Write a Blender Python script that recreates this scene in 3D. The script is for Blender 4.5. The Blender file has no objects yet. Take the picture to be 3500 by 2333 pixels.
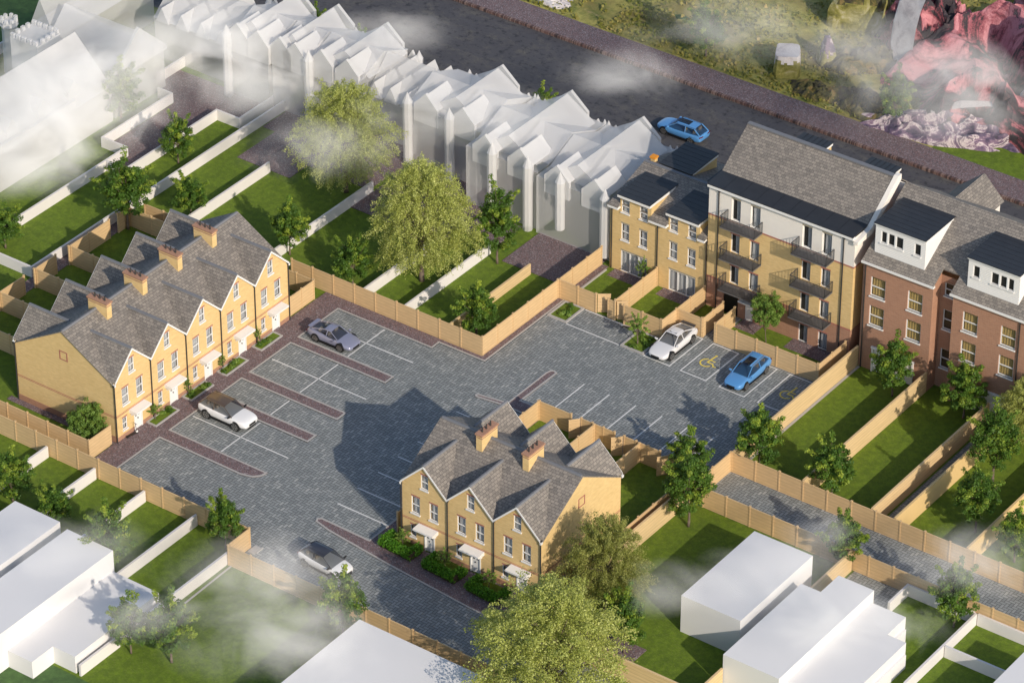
import bpy, bmesh, math, random
from mathutils import Vector, Matrix, noise as mn
SC = bpy.context.scene
COL = SC.collection
# ------------------------------------------------------------------ camera
cam = bpy.data.cameras.new('camera')
cam.sensor_width = 36.0
cam.lens = 142.97
cam.clip_start = 1.0
cam.clip_end = 5000.0
camo = bpy.data.objects.new('camera', cam)
COL.objects.link(camo)
_yaw, _pit, _dist = math.radians(126.15), math.radians(34.0), 323.0
_f = Vector((math.cos(_yaw) * math.cos(_pit), math.sin(_yaw) * math.cos(_pit), -math.sin(_pit)))
camo.location = -_f * _dist
camo.rotation_euler = _f.to_track_quat('-Z', 'Y').to_euler()
SC.camera = camo
# ------------------------------------------------------------------ sky and sun
SUN_EL, SUN_AZ = math.radians(27.7), math.radians(-24.6)
world = bpy.data.worlds.new('World')
SC.world = world
world.use_nodes = True
wn = world.node_tree
wn.nodes.clear()
sky = wn.nodes.new('ShaderNodeTexSky')
sky.sky_type = 'NISHITA'
sky.sun_disc = False
sky.sun_elevation = SUN_EL
sky.sun_rotation = math.pi / 2 - SUN_AZ
bg = wn.nodes.new('ShaderNodeBackground')
bg.inputs['Strength'].default_value = 0.15
wo = wn.nodes.new('ShaderNodeOutputWorld')
wn.links.new(sky.outputs[0], bg.inputs[0])
wn.links.new(bg.outputs[0], wo.inputs[0])
sl = bpy.data.lights.new('sun', 'SUN')
sl.energy = 3.9
sl.angle = math.radians(0.5)
sl.color = (1.0, 0.89, 0.75)
so = bpy.data.objects.new('sun', sl)
COL.objects.link(so)
_sd = Vector((math.cos(SUN_AZ) * math.cos(SUN_EL), math.sin(SUN_AZ) * math.cos(SUN_EL), math.sin(SUN_EL)))
so.location = _sd * 200
so.rotation_euler = _sd.to_track_quat('Z', 'Y').to_euler()
SC.view_settings.view_transform = 'Standard'
SC.view_settings.look = 'None'
SC.view_settings.exposure = 0.0
SC.view_settings.gamma = 1.0
SC.cycles.transparent_max_bounces = 24
SC.cycles.max_bounces = 6
SC.cycles.volume_bounces = 4
SC.cycles.volume_step_rate = 1.5
SC.cycles.volume_max_steps = 96

# ------------------------------------------------------------------ node helper
class NT:
    def __init__(s, name):
        s.m = bpy.data.materials.new(name)
        s.m.use_nodes = True
        s.t = s.m.node_tree
        s.t.nodes.clear()
        s.out = s.t.nodes.new('ShaderNodeOutputMaterial')
    def n(s, typ, ins=None, **props):
        nd = s.t.nodes.new('ShaderNode' + typ)
        for k, v in props.items():
            setattr(nd, k, v)
        for k, v in (ins or {}).items():
            s.put(nd.inputs[k], v)
        return nd
    def put(s, sock, v):
        if isinstance(v, bpy.types.NodeSocket):
            s.t.links.new(v, sock)
        elif isinstance(v, bpy.types.Node):
            s.t.links.new(v.outputs[0], sock)
        elif isinstance(v, (tuple, list)):
            sock.default_value = tuple(v) + ((1.0,) if len(v) == 3 and sock.type == 'RGBA' else ())
        else:
            sock.default_value = v
    def m_(s, op, a, b=None, c=None):
        nd = s.n('Math', operation=op)
        for i, x in enumerate((a, b, c)):
            if x is not None:
                s.put(nd.inputs[i], x)
        return nd.outputs[0]
    def mix(s, fac, a, b, blend='MIX'):
        nd = s.n('Mix', data_type='RGBA', blend_type=blend)
        s.put(nd.inputs[0], fac); s.put(nd.inputs[6], a); s.put(nd.inputs[7], b)
        return nd.outputs[2]
    def ramp(s, fac, stops):
        nd = s.n('ValToRGB', {0: fac})
        e = nd.color_ramp.elements
        while len(e) < len(stops):
            e.new(0.5)
        for i, (p, c) in enumerate(stops):
            e[i].position = p
            e[i].color = tuple(c) + (1.0,)
        return nd.outputs[0]
    def noise(s, vec, scale, detail=3.0, rough=0.6):
        return s.n('TexNoise', {'Vector': vec, 'Scale': scale, 'Detail': detail, 'Roughness': rough}).outputs['Fac']
    def map(s, vec, scale=(1, 1, 1), rot=(0, 0, 0), loc=(0, 0, 0)):
        return s.n('Mapping', {'Vector': vec, 'Scale': scale, 'Rotation': rot, 'Location': loc}).outputs[0]
    def uv(s):
        return s.n('UVMap', uv_map='UVMap').outputs[0]
    def pos(s):
        return s.n('NewGeometry').outputs['Position']
    def obj(s):
        return s.n('TexCoord').outputs['Object']
    def bsdf(s, color, rough=0.8, bump=None, bstr=0.3, bdist=0.02, **kw):
        ins = {'Base Color': color, 'Roughness': rough}
        ins.update({k.replace('_', ' '): v for k, v in kw.items()})
        b = s.n('BsdfPrincipled', ins)
        if bump is not None:
            bn = s.n('Bump', {'Height': bump, 'Strength': bstr, 'Distance': bdist})
            s.t.links.new(bn.outputs[0], b.inputs['Normal'])
        return b
    def done(s, surf, vol=None):
        if surf is not None:
            s.t.links.new(surf.outputs[0], s.out.inputs['Surface'])
        if vol is not None:
            s.t.links.new(vol.outputs[0], s.out.inputs['Volume'])
        return s.m

def sub2(k, t):
    return tuple(x * t for x in k)

def plain(name, col, rough=0.6, var=0.12, sc=3.0, **kw):
    t = NT(name)
    nz = t.noise(t.pos(), sc, 4)
    c = t.mix(nz, sub2(col, 1 - var), sub2(col, 1 + var))
    return t.done(t.bsdf(c, rough, **kw))

def mat_brick(name, c1, c2, mortar, bw=0.3, rh=0.1):
    t = NT(name)
    uv = t.uv()
    br = t.n('TexBrick', {'Vector': uv, 'Color1': c1, 'Color2': c2, 'Mortar': mortar, 'Scale': 1.0, 'Mortar Size': 0.010,
                          'Mortar Smooth': 0.3, 'Bias': -0.1, 'Brick Width': bw, 'Row Height': rh})
    br.offset = 0.5
    big = t.noise(t.pos(), 0.7, 4)
    st = t.noise(t.map(uv, (1.6, 9.0, 1.0)), 1.0, 3)
    c = t.mix(t.m_('MULTIPLY', t.m_('SUBTRACT', st, 0.3), 0.9), br.outputs[0], sub2(c1, 1.35))
    c = t.mix(t.m_('MULTIPLY', big, 0.45), c, sub2(c2, 0.8))
    return t.done(t.bsdf(c, 0.85, br.outputs['Fac'], -0.25, 0.01))

def mat_tiles(name, c1, c2, dark, bw=0.36, rh=0.24):
    t = NT(name)
    uv = t.uv()
    br = t.n('TexBrick', {'Vector': uv, 'Color1': c1, 'Color2': c2, 'Mortar': dark, 'Scale': 1.0, 'Mortar Size': 0.022,
                          'Mortar Smooth': 0.5, 'Bias': -0.15, 'Brick Width': bw, 'Row Height': rh})
    br.offset = 0.5
    grit = t.noise(t.map(uv, (14, 5, 1)), 1.0, 3, 0.7)
    big = t.noise(t.pos(), 0.55, 4)
    # every tile laps the one under it: a saw-tooth height up the slope
    sx = t.n('SeparateXYZ', {0: uv})
    saw = t.m_('FRACT', t.m_('DIVIDE', sx.outputs[1], rh))
    c = t.mix(t.m_('MULTIPLY', t.m_('SUBTRACT', grit, 0.35), 1.2), br.outputs[0], sub2(c1, 1.6))
    c = t.mix(t.m_('MULTIPLY', big, 0.3), c, c2)
    h = t.m_('ADD', t.m_('MULTIPLY', saw, -1.0), t.m_('MULTIPLY', br.outputs['Fac'], -0.6))
    return t.done(t.bsdf(c, 0.75, h, 0.55, 0.035))

def mat_herringbone(name, cell=0.25):
    t = NT(name)
    sp = t.n('SeparateXYZ', {0: t.pos()})
    x = t.m_('DIVIDE', sp.outputs[0], cell); y = t.m_('DIVIDE', sp.outputs[1], cell)
    i = t.m_('FLOOR', x); j = t.m_('FLOOR', y)
    fx = t.m_('SUBTRACT', x, i); fy = t.m_('SUBTRACT', y, j)
    s = t.m_('FLOORED_MODULO', t.m_('SUBTRACT', i, j), 4.0)
    def eq(v):
        return t.m_('COMPARE', s, float(v), 0.1)
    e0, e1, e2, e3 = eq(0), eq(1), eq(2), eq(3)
    L, R, B, T = fx, t.m_('SUBTRACT', 1.0, fx), fy, t.m_('SUBTRACT', 1.0, fy)
    def mn(*a):
        r = a[0]
        for q in a[1:]:
            r = t.m_('MINIMUM', r, q)
        return r
    d = t.m_('MULTIPLY', e0, mn(L, B, T))
    for e, q in ((e1, mn(R, B, T)), (e2, mn(L, R, T)), (e3, mn(L, R, B))):
        d = t.m_('ADD', d, t.m_('MULTIPLY', e, q))
    bi = t.m_('SUBTRACT', i, e1); bj = t.m_('SUBTRACT', j, e2)
    wn_ = t.n('TexWhiteNoise', {'Vector': t.n('CombineXYZ', {0: bi, 1: bj, 2: t.m_('ADD', e0, e1)})}, noise_dimensions='3D')
    joint = t.n('MapRange', {0: d, 1: 0.03, 2: 0.12}, clamp=True).outputs[0]
    grit = t.noise(t.pos(), 26, 3, 0.7)
    big = t.noise(t.pos(), 0.9, 3)
    blk = t.ramp(wn_.outputs[0], [(0.0, (0.165, 0.182, 0.187)), (0.5, (0.25, 0.27, 0.272)), (0.85, (0.315, 0.333, 0.33)), (1.0, (0.42, 0.43, 0.415))])
    blk = t.mix(t.m_('MULTIPLY', t.m_('ADD', e0, e1), 0.22), blk, (0.2, 0.225, 0.235))  # blocks along x pulled to grey: light direction baked into the colour
    c = t.mix(t.m_('MULTIPLY', grit, 0.5), blk, (0.24, 0.26, 0.265))
    c = t.mix(t.m_('MULTIPLY', big, 0.3), c, (0.28, 0.29, 0.275))
    c = t.mix(joint, (0.045, 0.052, 0.056), c)
    return t.done(t.bsdf(c, 0.7, t.m_('ADD', joint, t.m_('MULTIPLY', grit, 0.3)), 0.35, 0.012))

def mat_setts(name):
    t = NT(name)
    p = t.pos()
    v = t.n('TexVoronoi', {'Vector': p, 'Scale': 15.0}, feature='F1')
    col = t.ramp(t.n('SeparateColor', {0: v.outputs['Color']}).outputs[0],
                 [(0.0, (0.075, 0.055, 0.06)), (0.4, (0.135, 0.105, 0.112)), (0.7, (0.2, 0.105, 0.098)), (0.9, (0.24, 0.2, 0.21)), (1.0, (0.36, 0.32, 0.33))])
    big = t.noise(p, 0.8, 3)
    c = t.mix(t.m_('MULTIPLY', big, 0.35), col, (0.15, 0.12, 0.125))
    return t.done(t.bsdf(c, 0.8, v.outputs['Distance'], -0.5, 0.02))

def mat_wood(name, col, across=(1.2, 12.0)):
    t = NT(name)
    uv = t.uv()
    g = t.noise(t.map(uv, (across[0], across[1], 1)), 1.0, 5, 0.65)
    pl = t.n('TexWave', {'Vector': t.map(uv, (0, 1, 0)), 'Scale': 1.05, 'Distortion': 0.3, 'Detail': 1.0}, bands_direction='Y').outputs['Fac']
    big = t.noise(t.pos(), 1.1, 3)
    c = t.mix(g, sub2(col, 0.66), sub2(col, 1.34))
    c = t.mix(t.m_('MULTIPLY', t.m_('POWER', pl, 8.0), 0.35), c, sub2(col, 0.5))
    c = t.mix(t.m_('MULTIPLY', big, 0.35), c, (col[0] * 0.85, col[1] * 0.8, col[2] * 0.7))
    return t.done(t.bsdf(c, 0.75))

def mat_grass(name, dark, mid, straw, field=False):
    t = NT(name)
    p = t.pos()
    a = t.noise(p, 0.35, 5, 0.65)
    b = t.noise(p, 1.7, 6, 0.75)
    f = t.noise(t.map(p, (1.0, 2.6, 1.0), (0, 0, 0.5)), 5.0, 6, 0.85)
    c = t.mix(a, dark, mid)
    c = t.mix(t.n('MapRange', {0: b, 1: 0.42, 2: 0.72}, clamp=True).outputs[0], c, sub2(mid, 1.45))
    st = t.n('MapRange', {0: f, 1: 0.52, 2: 0.72}, clamp=True).outputs[0]
    c = t.mix(t.m_('MULTIPLY', st, t.m_('MULTIPLY', b, 1.35)), c, straw)
    if field:
        g = t.noise(p, 0.13, 4, 0.6)
        c = t.mix(t.n('MapRange', {0: g, 1: 0.42, 2: 0.66}, clamp=True).outputs[0], c, (0.2, 0.16, 0.05))
        k = t.noise(p, 0.5, 8, 0.75)
        c = t.mix(t.n('MapRange', {0: k, 1: 0.5, 2: 0.68}, clamp=True).outputs[0], c, (0.075, 0.12, 0.016))
        c = t.mix(t.n('MapRange', {0: t.noise(t.map(p, (1, 3, 1), (0, 0, 0.9)), 0.3, 7, 0.7), 1: 0.6, 2: 0.72}, clamp=True).outputs[0], c, (0.42, 0.31, 0.16))
    return t.done(t.bsdf(c, 0.9, f, 0.8, 0.05))

def mat_leaf(name, dark, mid, bright):
    t = NT(name)
    at = t.n('Attribute', attribute_name='tint').outputs['Fac']
    oi = t.n('ObjectInfo').outputs['Random']
    c = t.ramp(at, [(0.0, dark), (0.55, mid), (1.0, bright)])
    c = t.mix(t.m_('MULTIPLY', oi, 0.35), c, sub2(mid, 0.8))
    d = t.bsdf(c, 0.55)
    d.inputs['Specular IOR Level'].default_value = 0.3
    tl = t.n('BsdfTranslucent', {0: t.mix(0.5, c, bright)})
    mx = t.n('MixShader', {0: 0.28})
    t.t.links.new(d.outputs[0], mx.inputs[1]); t.t.links.new(tl.outputs[0], mx.inputs[2])
    return t.done(mx)

def mat_ghost(name, alpha):
    t = NT(name)
    d = t.n('BsdfDiffuse', {0: (0.79, 0.785, 0.78)})
    tr = t.n('BsdfTransparent')
    mx = t.n('MixShader', {0: alpha})
    t.t.links.new(tr.outputs[0], mx.inputs[1]); t.t.links.new(d.outputs[0], mx.inputs[2])
    return t.done(mx)

def mat_curtain(name):
    t = NT(name)
    uv = t.uv()
    w = t.n('TexWave', {'Vector': uv, 'Scale': 3.2, 'Distortion': 1.5, 'Detail': 2.0}, bands_direction='X').outputs['Fac']
    c = t.mix(w, (0.27, 0.28, 0.31), (0.86, 0.84, 0.81))
    return t.done(t.bsdf(c, 0.9))

def mat_glass(name, tint, clear):
    t = NT(name)
    g = t.bsdf(tint, 0.04)
    tr = t.n('BsdfTransparent', {0: (0.93, 0.95, 0.96)})
    mx = t.n('MixShader', {0: 1.0 - clear})
    t.t.links.new(tr.outputs[0], mx.inputs[1]); t.t.links.new(g.outputs[0], mx.inputs[2])
    return t.done(mx)

def mat_metalroof(name):
    t = NT(name)
    nz = t.noise(t.pos(), 1.3, 3)
    c = t.mix(nz, (0.018, 0.02, 0.024), (0.035, 0.037, 0.042))
    return t.done(t.bsdf(c, 0.5))

def mat_paint(name, col, metal=0.0):
    t = NT(name)
    b = t.bsdf(col, 0.28, Metallic=metal)
    b.inputs['Coat Weight'].default_value = 0.6
    b.inputs['Coat Roughness'].default_value = 0.06
    return t.done(b)

M = {}
M['yellow'] = mat_brick('yellow_brick', (0.735, 0.525, 0.24), (0.625, 0.425, 0.17), (0.57, 0.44, 0.26))
M['red'] = mat_brick('red_brick', (0.40, 0.205, 0.125), (0.31, 0.15, 0.092), (0.5, 0.37, 0.28))
M['redband'] = mat_brick('red_band_brick', (0.42, 0.155, 0.11), (0.34, 0.125, 0.09), (0.38, 0.2, 0.14), 0.12, 0.3)
M['tile'] = mat_tiles('slate_tile', (0.275, 0.243, 0.208), (0.108, 0.098, 0.09), (0.045, 0.042, 0.041))
M['ridge'] = plain('ridge_grey', (0.17, 0.175, 0.19), 0.7)
M['metal'] = mat_metalroof('dark_metal_roof')
M['seam'] = plain('roof_seam', (0.012, 0.012, 0.014), 0.5)
M['render'] = plain('cream_render', (0.78, 0.735, 0.67), 0.9, 0.06, 2.0)
M['white'] = plain('white_paint', (0.78, 0.77, 0.75), 0.5, 0.04)
M['massing'] = plain('white_massing', (0.72, 0.712, 0.71), 0.9, 0.02, 0.4)
M['wallwhite'] = plain('white_garden_wall', (0.70, 0.67, 0.65), 0.9, 0.05, 0.8)
M['ghost'] = mat_ghost('translucent_white', 0.37)
M['ghost2'] = mat_ghost('translucent_white_thick', 0.5)
M['timber'] = mat_wood('fence_timber', (0.64, 0.45, 0.24))
M['board'] = mat_wood('board_timber', (0.68, 0.5, 0.27), (0.5, 6.0))
M['peach'] = plain('peach_wall', (0.68, 0.48, 0.22), 0.8, 0.06, 0.6)
M['lintel'] = plain('stone_lintel', (0.36, 0.31, 0.22), 0.8)
M['dark'] = plain('dark_interior', (0.022, 0.017, 0.013), 0.8)
M['brown'] = plain('brown_interior', (0.14, 0.08, 0.03), 0.8, 0.3)
M['curtain'] = mat_curtain('grey_curtain')
M['blind'] = mat_brick('ochre_blind', (0.5, 0.35, 0.12), (0.43, 0.3, 0.1), (0.3, 0.2, 0.07), 0.5, 0.2)
M['glass'] = mat_glass('window_glass', (0.05, 0.055, 0.06), 0.8)
M['carglass'] = mat_glass('car_glass', (0.012, 0.014, 0.017), 0.5)
M['pipe'] = plain('dark_pipe', (0.035, 0.033, 0.033), 0.5)
M['pot'] = plain('dark_pot', (0.04, 0.036, 0.034), 0.7)
M['rail'] = plain('balcony_steel', (0.055, 0.053, 0.054), 0.5)
M['deck'] = plain('balcony_deck', (0.13, 0.125, 0.125), 0.7)
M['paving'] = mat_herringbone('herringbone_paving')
M['setts'] = mat_setts('dark_red_setts')
M['kerb'] = plain('kerb_stone', (0.40, 0.385, 0.37), 0.85, 0.18, 5.0)
M['paint'] = plain('white_line_paint', (0.72, 0.72, 0.71), 0.7, 0.1, 6.0)
M['yellowpaint'] = plain('yellow_line_paint', (0.8, 0.62, 0.09), 0.7, 0.12, 6.0)
M['grass'] = mat_grass('lawn_grass', (0.058, 0.108, 0.003), (0.106, 0.17, 0.004), (0.26, 0.24, 0.09))
M['meadow'] = mat_grass('meadow_grass', (0.03, 0.07, 0.022), (0.06, 0.125, 0.03), (0.1, 0.14, 0.05))
M['field'] = mat_grass('field_grass', (0.17, 0.2, 0.035), (0.36, 0.32, 0.08), (0.68, 0.56, 0.28), True)
M['bark'] = plain('bark', (0.15, 0.115, 0.085), 0.9, 0.3, 8.0)
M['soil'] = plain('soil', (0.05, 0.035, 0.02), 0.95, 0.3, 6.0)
M['rubber'] = plain('tyre_rubber', (0.012, 0.012, 0.012), 0.8)
M['alloy'] = plain('alloy', (0.5, 0.49, 0.47), 0.3, 0.05, 3.0, Metallic=0.9)
M['black'] = plain('black_plastic', (0.012, 0.012, 0.013), 0.45)
M['lamp'] = plain('headlamp', (0.75, 0.78, 0.8), 0.1, 0.05)
M['taillamp'] = plain('tail_lamp', (0.12, 0.01, 0.012), 0.2)
M['seat'] = plain('seat_leather', (0.5, 0.44, 0.38), 0.7)
M['orange'] = plain('orange_cap', (0.75, 0.28, 0.02), 0.6)
M['leaf'] = mat_leaf('maple_leaf', (0.033, 0.083, 0.015), (0.09, 0.18, 0.022), (0.4, 0.48, 0.055))
M['leafpale'] = mat_leaf('willow_leaf', (0.19, 0.225, 0.035), (0.38, 0.42, 0.09), (0.66, 0.68, 0.26))
M['leafrough'] = mat_leaf('rough_grass_blade', (0.1, 0.14, 0.02), (0.26, 0.25, 0.05), (0.55, 0.42, 0.16))
M['leafolive'] = mat_leaf('olive_leaf', (0.13, 0.15, 0.025), (0.25, 0.27, 0.055), (0.5, 0.5, 0.17))
M['leafhedge'] = mat_leaf('hedge_leaf', (0.04, 0.13, 0.01), (0.1, 0.27, 0.016), (0.24, 0.44, 0.04))
M['leafbush'] = mat_leaf('bush_leaf', (0.075, 0.14, 0.026), (0.15, 0.25, 0.042), (0.34, 0.45, 0.085))

def _asphalt():
    t = NT('asphalt')
    p = t.pos()
    a = t.noise(p, 0.25, 5, 0.65); b = t.noise(p, 5.0, 5, 0.8)
    c = t.mix(a, (0.05, 0.048, 0.054), (0.09, 0.086, 0.092))
    sp = t.n('MapRange', {0: b, 1: 0.6, 2: 0.75}, clamp=True).outputs[0]
    pt = t.n('MapRange', {0: t.noise(t.map(p, (1, 1.6, 1), (0, 0, 0.3)), 0.45, 8, 0.8), 1: 0.5, 2: 0.66}, clamp=True).outputs[0]
    c = t.mix(t.m_('MULTIPLY', pt, 0.7), c, (0.135, 0.122, 0.1))
    c = t.mix(t.n('MapRange', {0: t.noise(p, 1.6, 5, 0.7), 1: 0.52, 2: 0.66}, clamp=True).outputs[0], c, (0.026, 0.025, 0.03))
    c = t.mix(t.m_('MULTIPLY', sp, t.m_('ADD', t.m_('MULTIPLY', pt, 1.1), 0.3)), c, (0.33, 0.3, 0.25))
    return t.done(t.bsdf(c, 0.75, b, 0.6, 0.03))
M['asphalt'] = _asphalt()

def _kerbbrick():
    t = NT('kerb_brick')
    sp = t.n('SeparateXYZ', {0: t.pos()})
    i = t.m_('FLOOR', t.m_('DIVIDE', sp.outputs[0], 0.085))
    w = t.n('TexWhiteNoise', {'W': i}, noise_dimensions='1D')
    c = t.ramp(w.outputs[0], [(0.0, (0.03, 0.022, 0.022)), (0.5, (0.13, 0.07, 0.06)), (1.0, (0.27, 0.19, 0.16))])
    return t.done(t.bsdf(c, 0.8))
M['kerbbrick'] = _kerbbrick()

# ------------------------------------------------------------------ mesh builder
class MB:
    def __init__(s):
        s.v = []; s.f = []; s.mi = []
    def add(s, vs, fs, mi=0):
        o = len(s.v)
        s.v += [tuple(v) for v in vs]
        for f in fs:
            s.f.append(tuple(o + i for i in f)); s.mi.append(mi)
        return s
    def box(s, x0, y0, z0, x1, y1, z1, mi=0):
        v = [(x0, y0, z0), (x1, y0, z0), (x1, y1, z0), (x0, y1, z0), (x0, y0, z1), (x1, y0, z1), (x1, y1, z1), (x0, y1, z1)]
        return s.add(v, [(3, 2, 1, 0), (4, 5, 6, 7), (0, 1, 5, 4), (1, 2, 6, 5), (2, 3, 7, 6), (3, 0, 4, 7)], mi)
    def poly(s, pts, mi=0):
        return s.add(pts, [tuple(range(len(pts)))], mi)
    def extr(s, pts, vec, mi=0):
        n = len(pts)
        q = [(p[0] + vec[0], p[1] + vec[1], p[2] + vec[2]) for p in pts]
        fs = [tuple(range(n)), tuple(range(2 * n - 1, n - 1, -1))]
        for i in range(n):
            j = (i + 1) % n
            fs.append((j, i, n + i, n + j))
        return s.add(list(pts) + q, fs, mi)
    def prism(s, pts, z0, z1, mi=0):
        return s.extr([(x, y, z1) for x, y in pts], (0, 0, z0 - z1), mi)
    def bar(s, a, b, w, h, mi=0, off=0.0):
        """box along the ground-plan line a-b (3-D ends), w wide, from the line up by h"""
        a = Vector(a); b = Vector(b)
        d = (b - a); d.z = 0
        if d.length < 1e-6: return s
        d.normalize(); nx = Vector((-d.y, d.x, 0)) * (w / 2)
        o = Vector((-d.y, d.x, 0)) * off
        a = a + o; b = b + o
        up = Vector((0, 0, h))
        v = [a - nx, b - nx, b + nx, a + nx]
        v = v + [q + up for q in v]
        return s.add(v, [(3, 2, 1, 0), (4, 5, 6, 7), (0, 1, 5, 4), (1, 2, 6, 5), (2, 3, 7, 6), (3, 0, 4, 7)], mi)
    def tube(s, a, b, r0, r1=None, n=8, mi=0, cap=True):
        r1 = r0 if r1 is None else r1
        a = Vector(a); b = Vector(b)
        d = (b - a).normalized()
        x = d.orthogonal().normalized(); y = d.cross(x)
        vs = []
        for c, r in ((a, r0), (b, r1)):
            for k in range(n):
                t = 2 * math.pi * k / n
                vs.append(c + (x * math.cos(t) + y * math.sin(t)) * r)
        fs = [(k, (k + 1) % n, n + (k + 1) % n, n + k) for k in range(n)]
        if cap:
            fs += [tuple(range(n - 1, -1, -1)), tuple(range(n, 2 * n))]
        return s.add(vs, fs, mi)
    def build(s, name, mats, parent=None, smooth=False, loc=None, uv=True):
        me = bpy.data.meshes.new(name)
        me.from_pydata(s.v, [], s.f)
        if not isinstance(mats, (list, tuple)):
            mats = [mats]
        for m in mats:
            me.materials.append(M[m] if isinstance(m, str) else m)
        me.polygons.foreach_set('material_index', s.mi)
        me.update()
        if uv:
            metre_uv(me)
        if smooth:
            me.polygons.foreach_set('use_smooth', [True] * len(me.polygons))
        o = bpy.data.objects.new(name, me)
        COL.objects.link(o)
        if parent is not None:
            o.parent = parent
        if loc is not None:
            o.location = loc
        return o

def metre_uv(me):
    l = me.uv_layers.new(name='UVMap')
    data = l.data
    vs = me.vertices
    for p in me.polygons:
        n = p.normal
        if abs(n.z) > 0.985:
            for li in p.loop_indices:
                c = vs[me.loops[li].vertex_index].co
                data[li].uv = (c.x, c.y)
        else:
            t = Vector((-n.y, n.x, 0)).normalized()
            b = n.cross(t)
            for li in p.loop_indices:
                c = vs[me.loops[li].vertex_index].co
                data[li].uv = (c.dot(t), c.dot(b))

def tag(o, label, cat, group=None, kind=None):
    o['label'] = label
    o['category'] = cat
    if group: o['group'] = group
    if kind: o['kind'] = kind
    return o

def empty(name, label, cat, loc=(0, 0, 0), rz=0.0, group=None):
    o = bpy.data.objects.new(name, None)
    o.empty_display_size = 0.3
    COL.objects.link(o)
    o.location = loc
    o.rotation_euler = (0, 0, rz)
    return tag(o, label, cat, group)

def dup(o, parent=None):
    c = o.copy()
    COL.objects.link(c)
    if parent is not None:
        c.parent = parent
        c.matrix_parent_inverse = o.matrix_parent_inverse
    for ch in list(o.children):
        dup(ch, c)
    return c

def struct(mb, name, mat, label=None):
    o = mb.build(name, mat)
    o['kind'] = 'structure'
    if label:
        o['label'] = label
    return o

def sheet(name, pts, z, mat, label=None, depth=0.0):
    m = MB()
    if depth:
        m.prism(pts, z - depth, z)
    else:
        m.poly([(x, y, z) for x, y in pts])
    return struct(m, name, mat, label)

def rect(x0, y0, x1, y1):
    return [(x0, y0), (x1, y0), (x1, y1), (x0, y1)]
# ------------------------------------------------------------------ ground, roads, paths
sheet('ground', rect(-1500, -1500, 1500, 1500), -0.012, 'meadow')
sheet('lawn', rect(-63, -52.4, 62, 24.6), 0.0, 'grass')
sheet('road', rect(-400, 24.6, 400, 41.45), 0.006, 'asphalt')
m = MB(); m.box(-400, 41.45, 0.0, 400, 41.72, 0.26, 0)
struct(m, 'road_kerb', 'kerbbrick')
sheet('pavement', rect(-400, 41.72, 400, 44.7), 0.24, 'setts', depth=0.22)

def field():
    rnd = random.Random(5)
    m = MB(); nx, ny = 60, 40
    vs = []
    for j in range(ny + 1):
        for i in range(nx + 1):
            x = -140 + 260 * i / nx; y = 44.7 + 130 * (j / ny) ** 1.3
            z = 0.2 + (0 if j == 0 else 0.12 * math.sin(x * 0.31 + y * 0.2) + 0.1 * math.sin(x * 0.12 - y * 0.37) + rnd.uniform(-.05, .05)) * min(1, j / 4)
            vs.append((x, y, z))
    fs = [(j * (nx + 1) + i, j * (nx + 1) + i + 1, (j + 1) * (nx + 1) + i + 1, (j + 1) * (nx + 1) + i) for j in range(ny) for i in range(nx)]
    m.add(vs, fs)
    m.mi = [1 if vs[f[0]][0] > 8 and vs[f[0]][1] < 52 else 0 for f in fs]
    o = m.build('field', ['field', 'grass'], smooth=True); o['kind'] = 'structure'
field()

m = MB()
for r in (rect(-14.2, -33.4, -0.65, -3.1), rect(-0.65, -33.4, 8.1, 7.3), rect(8.1, -7.5, 23.75, 7.3), rect(9.4, 7.3, 23.75, 9.37), rect(11.9, 9.37, 13.05, 13.45),
          rect(8.1, -33.4, 31, -26.3), rect(0.4, -35.85, 31, -33.4)):
    m.poly([(x, y, 0.02) for x, y in r])
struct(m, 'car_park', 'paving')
m = MB()
for r in (rect(23.75, -9.5, 62, -4.35), rect(38.0, -12.4, 42.6, -9.5), rect(36.45, -4.35, 38.05, 13.3)):
    m.poly([(x, y, 0.02) for x, y in r])
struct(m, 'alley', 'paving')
sheet('lawn', rect(8.12, -16.1, 22.7, -7.55), 0.034, 'grass')
sheet('lawn', rect(13.0, 9.4, 22.7, 13.45), 0.034, 'grass')
sheet('lawn', rect(-0.0, 7.4, 9.4, 13.45), 0.034, 'grass')

def strip(poly, w, z0, z1):
    """kerb: a mitred strip w wide on the left of an open polyline"""
    P = [Vector((x, y)) for x, y in poly]
    L = []
    for i, p in enumerate(P):
        ds = []
        if i > 0: ds.append((p - P[i - 1]).normalized())
        if i < len(P) - 1: ds.append((P[i + 1] - p).normalized())
        ns = [Vector((-d.y, d.x)) for d in ds]
        if len(ns) == 2:
            b = (ns[0] + ns[1]); b = b / max(0.3, b.length)
            L.append(p + b * (w / max(0.35, b.dot(ns[0]))))
        else:
            L.append(p + ns[0] * w)
    m = MB(); n = len(P)
    vs = []
    for a, b in zip(P, L):
        vs += [(a.x, a.y, z0), (a.x, a.y, z1), (b.x, b.y, z1), (b.x, b.y, z0)]
    fs = []
    for i in range(n - 1):
        o = 4 * i
        for k in range(3):
            fs.append((o + k, o + 4 + k, o + 5 + k, o + 1 + k))
    fs += [(0, 1, 2, 3), (4 * n - 1, 4 * n - 2, 4 * n - 3, 4 * n - 4)]
    return m.add(vs, fs)

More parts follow.
